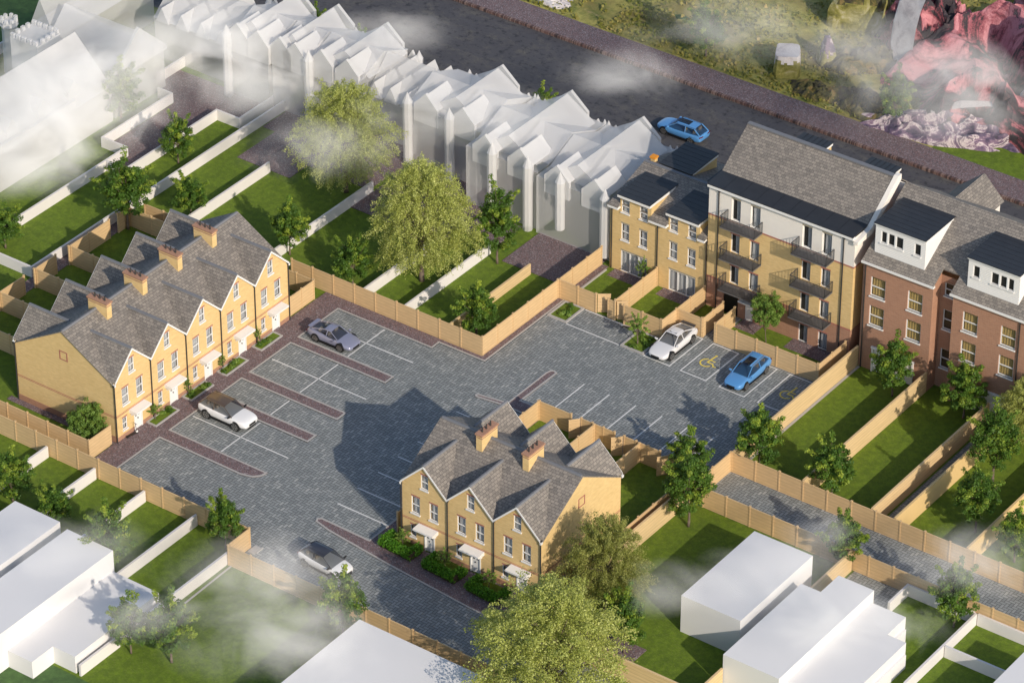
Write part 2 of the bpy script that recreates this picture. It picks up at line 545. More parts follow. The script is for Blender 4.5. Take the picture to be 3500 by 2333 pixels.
K1 = [(-13.95, -33.25), (-13.95, -26.7), (-6.0, -26.75), (-5.0, -26.5), (-4.5, -25.95), (-4.4, -25.35), (-13.95, -25.35), (-13.95, -20.45),
      (-4.45, -20.45), (-4.45, -19.3), (-13.95, -19.3), (-13.95, -16.8), (-4.45, -16.8), (-4.45, -15.6), (-13.95, -15.6), (-13.95, -10.65),
      (-4.5, -10.65), (-4.5, -9.5), (-13.95, -9.5), (-13.95, -4.6), (-4.5, -4.6), (-4.5, -3.65), (0, -3.65), (0, 7.2)]
sheet('path', K1 + [(-0.62, 7.2), (-0.62, -3.15), (-16.3, -3.15), (-16.3, -33.25)], 0.065, 'setts', depth=0.06)
struct(strip(K1, 0.15, 0.0, 0.09), 'kerb', 'kerb')
K2 = [(22.6, -6.25), (5.5, -6.25), (5.55, -1.55), (5.15, -1.4), (4.85, -1.6), (4.75, -2.0), (4.75, -7.1), (2.25, -7.5), (2.05, -7.75), (2.3, -7.95),
      (4.75, -7.62), (7.0, -7.7), (7.0, -27.5), (2.5, -27.42), (2.15, -27.65), (2.35, -28.05), (3.8, -28.4), (9.9, -29.1), (17.7, -29.75), (31, -30.3)]
sheet('path', K2 + [(31, -26.15), (8.1, -26.15), (8.1, -7.46), (22.6, -7.46)], 0.065, 'setts', depth=0.06)
struct(strip(K2, 0.15, 0.0, 0.09), 'kerb', 'kerb')
sheet('path', rect(-0.62, 7.3, 0.0, 13.4), 0.065, 'setts', depth=0.06)
m = MB(); m.box(0.0, 7.4, 0, 0.16, 12.9, 0.13); struct(m, 'kerb', 'kerb')
m = MB(); m.box(0.62, -33.9, 0, 1.2, -33.0, 0.09); m.box(1.2, -33.7, 0, 1.32, -32.9, 0.11)
struct(m, 'kerb', 'kerb')
m = MB(); m.bar((0.75, -35.9, 0), (0.95, -46, 0), 0.13, 0.05); struct(m, 'kerb', 'kerb')
# garden patios and drives of dark red setts
PAT = [[(-45.55, 3.4), (-43.1, 3.4), (-43.1, 0.7), (-41.0, 0.7), (-41.0, 12.6), (-38.3, 12.8), (-38.3, 17.2), (-48.8, 17.2), (-48.8, 14.3), (-45.55, 12.5)],
       rect(-36.8, 14.0, -13.4, 22), rect(-35.4, 8.8, -29.7, 14.0), rect(-29.7, 11.3, -23.1, 14.0), rect(-22.7, 8.2, -13.45, 14.0), rect(-13.1, 10.8, -9.3, 14.2),
       rect(-7.6, 9.0, -0.75, 14.4), rect(0.55, 12.3, 4.65, 13.5), rect(5.35, 12.3, 9.3, 13.5), rect(13.1, 12.05, 14.95, 13.5), rect(17.85, 12.0, 22.0, 13.5),
       rect(-27.0, -29.65, -16.4, -29.1), rect(-37.0, -27, -35.85, -4.0)]
for p in PAT:
    sheet('patio', p, 0.05, 'setts', depth=0.045)
sheet('path', rect(23.98, -4.2, 24.22, 13.3), 0.012, 'kerb')

LINES = [('y', -22.9, -13.8, -4.4), ('x', -9.05, -25.25, -20.5), ('x', -9.1, -19.2, -16.85), ('y', -13.2, -13.8, -4.4), ('x', -9.15, -15.5, -10.7),
         ('y', -7.05, -13.8, -4.5), ('x', -9.2, -9.4, -4.65)]
LINES += [('y', y, 2.25, 6.95) for y in (-25.25, -22.8, -20.3, -17.8, -15.35, -12.9, -10.4)]
LINES += [('x', x, -6.2, -1.5) for x in (8.1, 10.5, 13.02, 15.47, 17.9, 20.3)]
for x0, x1, y0, y1 in ((9.6, 12.05, 4.5, 9.2), (13.1, 15.5, 4.5, 9.15), (16.8, 19.15, 4.42, 9.12), (20.4, 23.7, 4.42, 9.12)):
    LINES += [('y', y0, x0 - .05, x1 + .05), ('y', y1, x0 - .05, x1 + .05), ('x', x0, y0 + .05, y1 - .05), ('x', x1, y0 + .05, y1 - .05)]
LINES += [('y', 4.58, 2.05, 7.2), ('y', 7.12, 2.1, 9.3)]
for ax, c, a, b in LINES:
    r = rect(a, c - .05, b, c + .05) if ax == 'y' else rect(c - .05, a, c + .05, b)
    sheet('parking_line', r, 0.026, 'paint')

def stroke(m, pts, w, z):
    P = [Vector(p) for p in pts]
    L, R = [], []
    for i, p in enumerate(P):
        d = (P[min(i + 1, len(P) - 1)] - P[max(i - 1, 0)]).normalized()
        nrm = Vector((-d.y, d.x)) * w / 2
        L.append(p + nrm); R.append(p - nrm)
    for i in range(len(P) - 1):
        m.poly([(q.x, q.y, z) for q in (R[i], R[i + 1], L[i + 1], L[i])])

def wheelchair(cx, cy, label):
    m = MB(); z = 0.028
    ring = [(0.1 * math.cos(t * math.pi / 6), 0.1 * math.sin(t * math.pi / 6)) for t in range(12)]
    m.poly([(x - 0.05, y + 0.92, z) for x, y in ring])
    stroke(m, [(-0.06, .8), (-0.17, -0.2)], 0.13, z + .001)
    stroke(m, [(-0.12, 0.16), (0.38, 0.16)], 0.1, z + .002)
    stroke(m, [(-0.22, -0.2), (0.33, -0.2), (0.58, -0.52), (0.76, -0.42)], 0.12, z + .003)
    arc = [(-0.17 + 0.52 * math.cos(t), -0.3 + 0.52 * math.sin(t)) for t in [math.radians(a) for a in range(105, 345, 12)]]
    stroke(m, arc, 0.12, z + .004)
    o = m.build('wheelchair_symbol', 'yellowpaint', loc=(cx, cy, 0))
    tag(o, label, 'road marking', 'yellow wheelchair symbols on the parking bays')
wheelchair(14.35, 6.9, 'yellow painted wheelchair symbol, fully visible between the silver and blue cars')
wheelchair(21.85, 6.9, 'yellow painted wheelchair symbol in shade, partly hidden by the long board fence')
# ------------------------------------------------------------------ building helpers (local frame: x along the facade, y into the house, z up)
def topz(top, u):
    for (a, za), (b, zb) in zip(top, top[1:]):
        if a - 1e-9 <= u <= b + 1e-9:
            return za + (zb - za) * (u - a) / max(1e-9, b - a)
    return top[-1][1]

def wall(m, top, holes=(), v=0.0, z0=0.0, depth=0.28, mi=0, dark=1, side=None):
    """facade in the plane y=v (or x=side when side is given, running along y), cut by holes (u0,u1,z0,z1) with reveals and a dark back"""
    def P(u, z, d=0.0):
        return (u, v + d, z) if side is None else (side - d, u, z)
    us = sorted({round(u, 4) for u, _ in top} | {round(h[i], 4) for h in holes for i in (0, 1) if top[0][0] < h[i] < top[-1][0]})
    for a, b in zip(us, us[1:]):
        mid = (a + b) / 2
        cut = sorted([(h[2], h[3]) for h in holes if h[0] < mid < h[1]])
        lo = z0
        for c0, c1 in cut:
            if c0 > lo + 1e-6:
                m.poly([P(a, lo), P(b, lo), P(b, c0), P(a, c0)], mi)
            lo = max(lo, c1)
        ta, tb = topz(top, a), topz(top, b)
        if min(ta, tb) > lo + 1e-6:
            m.poly([P(a, lo), P(b, lo), P(b, tb), P(a, ta)], mi)
        elif max(ta, tb) > lo + 1e-6:
            m.poly([P(a, lo), P(b, lo), P(b, tb)] if tb > ta else [P(a, lo), P(b, lo), P(a, ta)], mi)
    for u0, u1, c0, c1 in holes:
        q = [(u0, c0), (u1, c0), (u1, c1), (u0, c1)]
        for i in range(4):
            (ua, za), (ub, zb) = q[i], q[(i + 1) % 4]
            m.poly([P(ua, za), P(ub, zb), P(ub, zb, depth), P(ua, za, depth)], mi)
        m.poly([P(ua_, za_, depth) for ua_, za_ in q], dark)

def window(root, u0, u1, z0, z1, v=0.0, frame=0.06, rail=True, sill=True, mull=(), cur='curtain', rec=0.09, fm='white', head=None, gap=0.0):
    m = MB(); f = frame; y0, y1 = v + rec - 0.05, v + rec + 0.03
    m.box(u0, y0, z0, u0 + f, y1, z1); m.box(u1 - f, y0, z0, u1, y1, z1)
    m.box(u0 + f, y0, z0, u1 - f, y1, z0 + f); m.box(u0 + f, y0, z1 - f, u1 - f, y1, z1)
    if rail:
        zm = (z0 + z1) / 2
        m.box(u0 + f, y0 - .01, zm - .03, u1 - f, y1, zm + .03)
    for k in mull:
        m.box(k - .05, y0 - .01, z0 + f, k + .05, y1, z1 - f)
    w = m.build('window', fm, root)
    g = MB(); g.poly([(u0 + f, v + rec, z0 + f), (u1 - f, v + rec, z0 + f), (u1 - f, v + rec, z1 - f), (u0 + f, v + rec, z1 - f)])
    g.build('pane', 'glass', w)
    if cur:
        g = MB(); n = 14; a, b = u0 + f, u1 - f
        if gap: a = a + gap * (b - a)
        y = v + rec + 0.09
        vs = []
        for k in range(n + 1):
            x = a + (b - a) * k / n
            d = 0.03 * math.sin(k * 2.3 + u0 * 3)
            vs += [(x, y + d, z0 + f), (x, y + d, z1 - f)]
        g.add(vs, [(2 * k, 2 * k + 2, 2 * k + 3, 2 * k + 1) for k in range(n)])
        g.build('curtain' if cur == 'curtain' else 'blind', cur, w)
    if sill:
        g = MB(); g.box(u0 - .06, v - .09, z0 - .1, u1 + .06, v + rec, z0)
        g.build('sill', 'white', w)
    if head:
        g = MB(); g.box(u0 - .03, v - .004, z1, u1 + .03, v + .05, z1 + .13)
        g.build('lintel', head, w)
    return w

def drain(root, u, v, z0, z1, hopper=True):
    m = MB(); m.tube((u, v, z0), (u, v, z1), .05, n=8)
    if hopper:
        m.box(u - .1, v - .08, z1 - .02, u + .1, v + .1, z1 + .16)
    return m.build('drainpipe', 'pipe', root)

RZ, EZ, HD = 8.35, 5.4, 10.0           # terrace: ridge height, eaves height, depth of a house
SL = (RZ - EZ) / (HD / 2)
W1 = 4.2
HW = [(1.74, 2.42, 5.5, 6.76), (.84, 1.62, 3.0, 4.5), (2.5, 3.28, 3.0, 4.5), (.72, 1.26, .78, 1.86)]
DOOR = (2.03, 2.98, 0.0, 1.9)

def terrace_house(label, loc, rz, group):
    r = empty('terraced_house', label, 'house', loc, rz, group)
    gt = [(0, 5.58), (W1 / 2, 7.6), (W1, 5.58)]
    m = MB(); wall(m, gt, HW + [DOOR])
    m.build('wall', ['yellow', 'brown'], r)
    m = MB(); wall(m, gt, [(.9, 1.7, 3.0, 4.4), (2.5, 3.3, 3.0, 4.4)], v=HD, depth=-.28); m.build('rear_wall', ['yellow', 'brown'], r)
    m = MB()
    for a, b in ((0, DOOR[0] - .02), (DOOR[1] + .02, W1)):
        m.box(a + .002, -.03, 0, b - .002, .0, .42)
    m.build('plinth', 'red', r)
    m = MB(); m.box(.0, -.012, 2.25, W1, 0, 2.31); m.box(.0, -.012, 2.37, W1, 0, 2.41); m.build('string_course', 'redband', r)
    for i, h in enumerate(HW):
        window(r, *h, head='redband', gap=.12)
    # door in a white case under a moulded canopy
    m = MB(); u0, u1 = DOOR[0], DOOR[1]
    m.box(u0, -.05, 0, u0 + .1, .1, 1.9); m.box(u1 - .1, -.05, 0, u1, .1, 1.9); m.box(u0 + .1, .03, 0.02, u1 - .1, .09, 1.88)
    d = m.build('front_door', 'white', r)
    m = MB(); m.box(u0 + .2, .022, 1.2, u0 + .38, .032, 1.62); m.box(u0 + .55, .022, 1.2, u0 + .73, .032, 1.62); m.build('door_light', 'glass', d).data.materials[0] = M['dark']
    m = MB(); m.tube((u0 + .46, .03, .98), (u0 + .46, -.04, .98), .05, n=8); m.build('handle', 'pipe', d)
    m = MB()
    m.extr([(1.52, 0, 2.26), (1.52, -.78, 2.2), (1.52, -.78, 2.06), (1.52, -.6, 1.96), (1.52, 0, 1.93)], (1.78, 0, 0))
    c = m.build('canopy', 'white', r)
    m = MB()
    for u in (1.72, 3.0):
        m.extr([(u, -.012, 1.92), (u, -.4, 1.92), (u, -.35, 1.8), (u, -.012, 1.55)], (.1, 0, 0))
    m.build('bracket', 'white', c)
    drain(r, W1, -.08, 0, 5.42)
    # roof: main pitch and the front and back cross gables
    m = MB(); t = (0, 0, -.09)
    zf = lambda v: EZ + SL * v
    m.extr([(0, .05, zf(.05)), (W1, .05, zf(.05)), (W1, HD / 2, RZ), (0, HD / 2, RZ)], t)
    m.extr([(W1, HD - .05, zf(.05)), (0, HD - .05, zf(.05)), (0, HD / 2, RZ), (W1, HD / 2, RZ)], t)
    pk, lo, c = 7.72, 5.64, W1 / 2
    vp, vl = (pk - EZ) / SL, (lo - EZ) / SL
    for sgn in (0, 1):
        fv = (lambda v: v) if sgn == 0 else (lambda v: HD - v)
        m.extr([(0, fv(-.16), lo), (c, fv(-.16), pk), (c, fv(vp), pk), (0, fv(vl), lo)], t)
        m.extr([(W1, fv(vl), lo), (c, fv(vp), pk), (c, fv(-.16), pk), (W1, fv(-.16), lo)], t)
    rf = m.build('roof', 'tile', r)
    def cap(a, b):
        m = MB()
        a = Vector(a); b = Vector(b); n = max(1, int((b - a).length / .9)); d = (b - a) / n
        for k in range(n):
            p, q = a + d * k, a + d * (k + .985)
            s = Vector((-d.y, d.x, 0)).normalized() * .13
            m.extr([tuple(p - s - Vector((0, 0, .06))), tuple(p - s * .5 + Vector((0, 0, .07))), tuple(p + s * .5 + Vector((0, 0, .07))), tuple(p + s - Vector((0, 0, .06)))], tuple(q - p))
        m.build('ridge_cap', 'ridge', rf)
    cap((0, HD / 2, RZ), (W1, HD / 2, RZ)); cap((c, -.18, pk), (c, vp, pk)); cap((c, HD + .18, pk), (c, HD - vp, pk))
    for y in (-.2, HD + .16):
        m = MB(); m.extr([(0, y, lo - .2), (c, y, pk - .2), (W1, y, lo - .2), (W1, y, lo - .02), (c, y, pk - .02), (0, y, lo - .02)], (0, .04, 0)); m.build('bargeboard', 'white', r)
    return r

def chimney(r):
    m = MB(); y0, y1 = 3.85, 5.75
    m.box(-.26, y0, 7.2, .28, y1, 9.02)
    ch = m.build('chimney', 'yellow', r)
    m = MB(); m.box(-.275, y0 - .015, 8.78, .295, y1 + .015, 8.86); m.box(-.33, y0 - .08, 9.02, .35, y1 + .08, 9.16); m.build('cap', 'red', ch)
    for k in range(3):
        m = MB(); y = 4.25 + .5 * k
        m.tube((.01, y, 9.16), (.01, y, 9.56), .075, .06, 8); m.build('chimney_pot', 'pot', ch)

def end_wall(r, u, sgn):
    """the plain gable end with plinth, red string course and the red brick panel; roof verge over it"""
    m = MB()
    top = [(0, EZ), (HD / 2, RZ - .02), (HD, EZ)]
    wall(m, top, (), side=u)
    m.build('end_wall', ['yellow', 'dark'], r)
    s = sgn * .012
    m = MB(); m.box(min(u, u + sgn * .03), 0, 0, max(u, u + sgn * .03), HD, .55); m.build('plinth', 'red', r)
    m = MB()
    for z in (2.25, 2.37):
        m.box(min(u, u + s), .0, z, max(u, u + s), HD, z + .05)
    m.build('string_course', 'redband', r)
    m = MB(); y, z = HD / 2, 6.05
    for a, b, c, d in ((-.42, -.3, -.42, .42), (.3, .42, -.42, .42), (-.3, .3, -.42, -.32), (-.3, .3, .32, .42)):
        m.box(min(u, u + s), y + a, z + c, max(u, u + s), y + b, z + d)
    m.build('brick_panel', 'redband', r)
    m = MB(); e = u + sgn * .1
    for a, za, b, zb in ((0, EZ, HD / 2, RZ), (HD / 2, RZ, HD, EZ)):
        m.extr([(u - sgn * .001, a, za - .001), (u - sgn * .001, b, zb - .001), (u - sgn * .001, b, zb - .092), (u - sgn * .001, a, za - .092)], (e - u, 0, 0))
    m.build('verge', 'tile', r)
    m = MB(); m.box(min(u, e), -.2, 5.26, max(u, e) + .02, .02, 5.46); m.box(min(u, e), HD - .02, 5.26, max(u, e) + .02, HD + .2, 5.46); m.build('eaves_end', 'white', r)

T1L = ['yellow brick end house by the shrub and scooter, blank side wall to the lawn', 'second house of the five house terrace, behind the white car with brown roof',
       'middle house of the five house yellow brick terrace', 'fourth house of the five house terrace, door opposite the empty parking bays',
       'far end house of the five house terrace, nearest the purple grey coupe']
G1 = 'yellow brick terraced houses with gables'
h0 = terrace_house(T1L[0], (-16.2, -29.05, 0), math.pi / 2, G1)
hs1 = [h0]
for k in range(1, 5):
    q = dup(h0); q.location = (-16.2, -29.05 + W1 * k, 0); q['label'] = T1L[k]; hs1.append(q)
T2L = ['end house of the three house terrace, beside the parking bays in its shadow', 'middle house of the three house terrace, centre of three hedged gardens',
       'end house of the three house terrace, its sunny blank gable beside the willowy trees']
hs2 = []
for k in range(3):
    q = dup(h0); q.location = (9.0 + W1 * k, -26.0, 0); q.rotation_euler = (0, 0, 0); q['label'] = T2L[k]; hs2.append(q)
for q in hs1[1:] + hs2[1:]:
    chimney(q)
end_wall(hs1[0], 0.0, -1); end_wall(hs1[4], W1, 1); end_wall(hs2[0], 0.0, -1); end_wall(hs2[2], W1, 1)
drain(hs2[0], -.06, -.08, 0, 5.25); drain(hs1[0], -.06, -.08, 0, 5.25); drain(hs1[0], -.06, HD + .05, 0, 5.25)

# ---- two three-storey yellow houses with dormers beside the flats
DW = 4.7
def dormer_house(label, loc, group):
    r = empty('dormer_house', label, 'house', loc, 0, group)
    holes = [(1.09, 1.87, 3.09, 4.65), (2.86, 3.64, 3.09, 4.65), (1.09, 1.87, 5.72, 6.9), (2.86, 3.64, 5.72, 6.9), (1.1, 3.68, 0.04, 2.05)]
    m = MB(); wall(m, [(0, 6.1), (.97, 6.1), (.9701, 7.16), (3.99, 7.16), (3.9901, 6.1), (DW, 6.1)], holes)
    m.build('wall', ['yellow', 'brown'], r)
    m = MB(); wall(m, [(0, 6.1), (DW, 6.1)], v=10.0); m.build('rear_wall', 'yellow', r)
    for u in (.98, 3.98):
        m = MB(); m.poly([(u, 0, 6.1), (u, 0, 7.2), (u, 4.0, 7.45), (u, 1.0, 6.5)]); m.build('dormer_cheek', 'yellow', r)
    for h in holes[:4]:
        window(r, *h, head='lintel', gap=.1)
    h = holes[4]; w = (h[1] - h[0]) / 3
    window(r, *h, rail=False, sill=False, mull=(h[0] + w, h[0] + 2 * w), head='lintel', frame=.09).name = 'french_window'
    m = MB(); t = (0, 0, -.1)
    e, rg, ez, rz = -.4, 4.8, 6.3, 7.8
    zq = lambda y: ez + (rz - ez) * (y - e) / (rg - e)
    for a, b, y0 in ((0, .96, e), (.96, 4.0, .04), (4.0, DW, e)):
        m.extr([(a, y0, zq(y0)), (b, y0, zq(y0)), (b, rg, rz), (a, rg, rz)], t)
    m.extr([(DW, 10.2, 6.25), (0, 10.2, 6.25), (0, rg, rz), (DW, rg, rz)], t)
    rf = m.build('roof', 'tile', r)
    m = MB(); m.box(0, rg - .14, rz - .04, DW, rg + .14, rz + .06); m.build('ridge_cap', 'ridge', rf)
    m = MB()
    for a, b in ((-.02, .98), (3.98, DW - .02)):
        m.box(a, -.42, 6.0, b, -.0, 6.19)
    m.build('gutter', 'white', r)
    m = MB(); m.extr([(.86, -.34, 7.5), (4.06, -.34, 7.5), (4.06, 3.75, 7.56), (.86, 3.75, 7.56)], (0, 0, -.06))
    dr = m.build('dormer_roof', 'metal', r)
    m = MB()
    for k in range(1, 7):
        y = -.34 + k * .6; m.box(.87, y - .009, 7.46 + .0147 * (y + .34), 4.05, y + .009, 7.508 + .0147 * (y + .34))
    m.build('seam', 'seam', dr)
    m = MB(); m.box(.87, -.32, 7.2, 4.05, -.0, 7.44); m.box(4.0, .0, 7.22, 4.05, 3.4, 7.44); m.box(.87, 0, 7.22, .92, 3.4, 7.44); m.build('fascia', 'white', r)
    drain(r, DW + (-.02 if loc[0] < 2 else -.35), -.08, 0, 5.9)
    m = MB(); m.extr([(1.3, 5.0, 7.95), (4.5, 5.0, 7.95), (4.5, 9.0, 8.02), (1.3, 9.0, 8.02)], (0, 0, -.06))
    dr = m.build('dormer_roof', 'metal', r)
    m = MB()
    for k in range(1, 7):
        y = 5.0 + k * .57; m.box(1.31, y - .009, 7.91 + .0175 * (y - 5), 4.49, y + .009, 7.958 + .0175 * (y - 5))
    m.build('seam', 'seam', dr)
    m = MB(); m.extr([(4.35, 5.4, 7.55), (4.35, 8.9, 6.7), (4.35, 8.9, 7.7), (4.35, 5.4, 7.7)], (-2.9, 0, 0)); m.build('dormer_cheek', 'yellow', r)
    m = MB(); m.box(4.36, 5.3, 7.7, 4.44, 8.95, 7.89); m.build('fascia', 'white', r)
    return r
d1 = dormer_house('yellow house with dormer, its left side touching the translucent white buildings', (0, 13.5, 0), 'yellow houses with flat dark dormers')
d2 = dup(d1); d2.location = (DW, 13.5, 0); d2['label'] = 'yellow house with dormer, squeezed between its twin and the block of flats'
drain(d1, .2, -.08, 0, 5.9)
m = MB(); m.box(.3, 5.2, 7.45, .72, 5.62, 7.95); ch = m.build('chimney', 'yellow', d1)
m = MB(); m.box(.24, 5.14, 7.95, .78, 5.68, 8.1); m.build('cap', 'orange', ch)
m = MB(); wall(m, [(0, 6.1), (4.8, 7.7), (10, 6.1)], side=.004); m.build('side_wall', ['yellow', 'dark'], d1)

# ---- block of flats
def flats():
    r = empty('apartment_block', 'block of flats with six grey balconies, cream top storey and slate roof', 'apartment block', (9.45, 13.5, 0))
    X1 = 13.55
    cols = [(2.15, 3.0), (3.95, 4.85), (8.77, 9.65), (10.6, 11.48)]
    rows = [(0.0, 1.65), (2.93, 4.6), (5.85, 7.58), (8.85, 10.85)]
    def holes(k):
        return [(a, b, *rows[k]) for i, (a, b) in enumerate(cols) if k or i > 1]
    m = MB(); wall(m, [(0, 2.8), (X1, 2.8)], holes(0) + [(1.65, 3.05, 0, 2.0), (3.72, 4.5, 0, 1.9)], depth=.3)
    m.poly([(X1, 0, 0), (X1, 9, 0), (X1, 9, 2.8), (X1, 0, 2.8)]); m.poly([(0, 0, 0), (0, 0, 2.8), (0, 9, 2.8), (0, 9, 0)])
    m.build('brick_base', ['red', 'dark'], r)
    m = MB(); wall(m, [(0, 8.66), (X1, 8.66)], holes(1) + holes(2), z0=2.8, depth=.3)
    m.poly([(X1, 0, 2.8), (X1, 9, 2.8), (X1, 9, 8.66), (X1, 0, 8.66)]); m.poly([(0, 0, 2.8), (0, 0, 8.66), (0, 9, 8.66), (0, 9, 2.8)])
    m.poly([(0, 9, 0), (X1, 9, 0), (X1, 9, 11.5), (0, 9, 11.5)])
    m.build('wall', ['yellow', 'dark'], r)
    m = MB(); wall(m, [(0, 11.5), (X1, 11.5)], holes(3), z0=8.66, depth=.3)
    m.extr([(X1, 0, 8.66), (X1, 9, 8.66), (X1, 9, 11.5), (X1, 5.5, 14.1), (X1, 1.75, 11.5), (X1, 0, 11.5)], (.02, 0, 0))
    m.poly([(0, 0, 8.66), (0, 0, 11.5), (0, 1.75, 11.5), (0, 5.5, 14.2), (0, 9, 11.5), (0, 9, 8.66)])
    m.build('render_wall', ['render', 'dark'], r)
    m = MB(); m.box(0, -.012, 2.78, X1 + .012, 0, 2.92); m.box(0, -.012, 8.6, X1 + .03, 0, 8.74); m.box(X1 + .02, 0, 8.6, X1 + .03, 9, 8.74); m.build('brick_band', 'redband', r)
    for k in range(4):
        for h in holes(k):
            window(r, *h, rail=False, sill=False, rec=.16, gap=.42 if h[0] in (cols[0][0], cols[2][0]) else .12, head='lintel' if k == 3 else 'redband')
    m = MB(); m.box(3.74, .05, 0, 4.48, .12, 1.88); m.build('entrance_door', 'white', r)
    m = MB(); m.box(1.67, .1, 0.02, 3.03, .16, 1.98); m.build('doorway_shade', 'black', r)  # black sheet standing in for the shade inside the open doorway
    m = MB(); m.extr([(3.5, 0, 2.15), (3.5, -.75, 2.1), (3.5, -.75, 1.97), (3.5, 0, 1.9)], (1.3, 0, 0)); m.build('canopy', 'white', r)
    # dark metal eaves strip, slate pitch, parapets
    m = MB(); m.extr([(-.02, -.32, 11.62), (X1 + .0, -.32, 11.62), (X1, 1.75, 11.78), (-.02, 1.75, 11.78)], (0, 0, -.08))
    e = m.build('eaves_roof', 'metal', r)
    m = MB()
    for k in range(1, 9):
        u = X1 * k / 9; m.extr([(u - .01, -.31, 11.6), (u - .01, 1.74, 11.76), (u - .01, 1.74, 11.79), (u - .01, -.31, 11.63)], (.02, 0, 0))
    m.build('seam', 'seam', e)
    m = MB(); m.box(0, -.3, 11.3, X1, 0, 11.53); m.build('fascia', 'white', r)
    m = MB(); m.extr([(-.02, 1.6, 11.6), (X1, 1.6, 11.6), (X1, 5.4, 14.4), (-.02, 5.4, 14.4)], (0, 0, -.1))
    m.extr([(X1, 9.2, 11.6), (-.02, 9.2, 11.6), (-.02, 5.4, 14.4), (X1, 5.4, 14.4)], (0, 0, -.1))
    rf = m.build('roof', 'tile', r)
    m = MB(); m.box(0, 5.25, 14.36, X1, 5.62, 14.47); m.build('ridge_cap', 'ridge', rf)
    m = MB(); m.extr([(X1 + .022, -.3, 11.3), (X1 + .022, 1.7, 11.62), (X1 + .022, 5.4, 14.5), (X1 + .022, 5.85, 14.5), (X1 + .022, 5.85, 14.0), (X1 + .022, 1.8, 11.0), (X1 + .022, -.3, 11.0)], (.4, 0, 0))
    m.build('parapet', 'render', r)
    for x0 in (4.3, 10.6):
        m = MB(); m.extr([(x0, 5.63, 14.4), (x0 + 2.75, 5.63, 14.4), (x0 + 2.75, 6.85, 14.38), (x0, 6.85, 14.38)], (0, 0, -.08))
        for k in range(1, 6): m.box(x0 + .46 * k - .009, 5.64, 14.34, x0 + .46 * k + .009, 6.84, 14.408, 1)
        m.build('dormer_roof', ['metal', 'seam'], r)
        m = MB(); m.box(x0 + .1, 5.8, 12.6, x0 + 2.65, 6.75, 14.29); m.build('dormer_wall', 'yellow', r)
        m = MB(); m.box(x0 + 2.66, 5.7, 14.12, x0 + 2.74, 6.83, 14.29); m.build('fascia', 'white', r)
    drain(r, .98, -.08, 0, 11.1); drain(r, 12.6, -.08, 0, 11.1)
    for x0 in (1.83, 8.5):
        for z in (2.82, 5.75, 8.72):
            x1 = x0 + 3.27; y0 = -1.22
            m = MB(); m.box(x0, y0, z - .1, x1, 0, z); b = m.build('balcony', 'deck', r)
            m = MB()
            for a, c in (((x0 + .02, -.01), (x0 + .02, y0 + .02)), ((x0 + .02, y0 + .02), (x1 - .02, y0 + .02)), ((x1 - .02, y0 + .02), (x1 - .02, -.01))):
                A = Vector((a[0], a[1], z + .96)); Bv = Vector((c[0], c[1], z + .96))
                m.bar(A, Bv, .05, .05); m.bar(A - Vector((0, 0, .92)), Bv - Vector((0, 0, .92)), .035, .035)
                n = int((Bv - A).length / .125)
                for k in range(n + 1):
                    p = A.lerp(Bv, k / n); s = .013
                    m.box(p.x - s, p.y - s, z, p.x + s, p.y + s, z + .96)
            m.build('railing', 'rail', b)
flats()

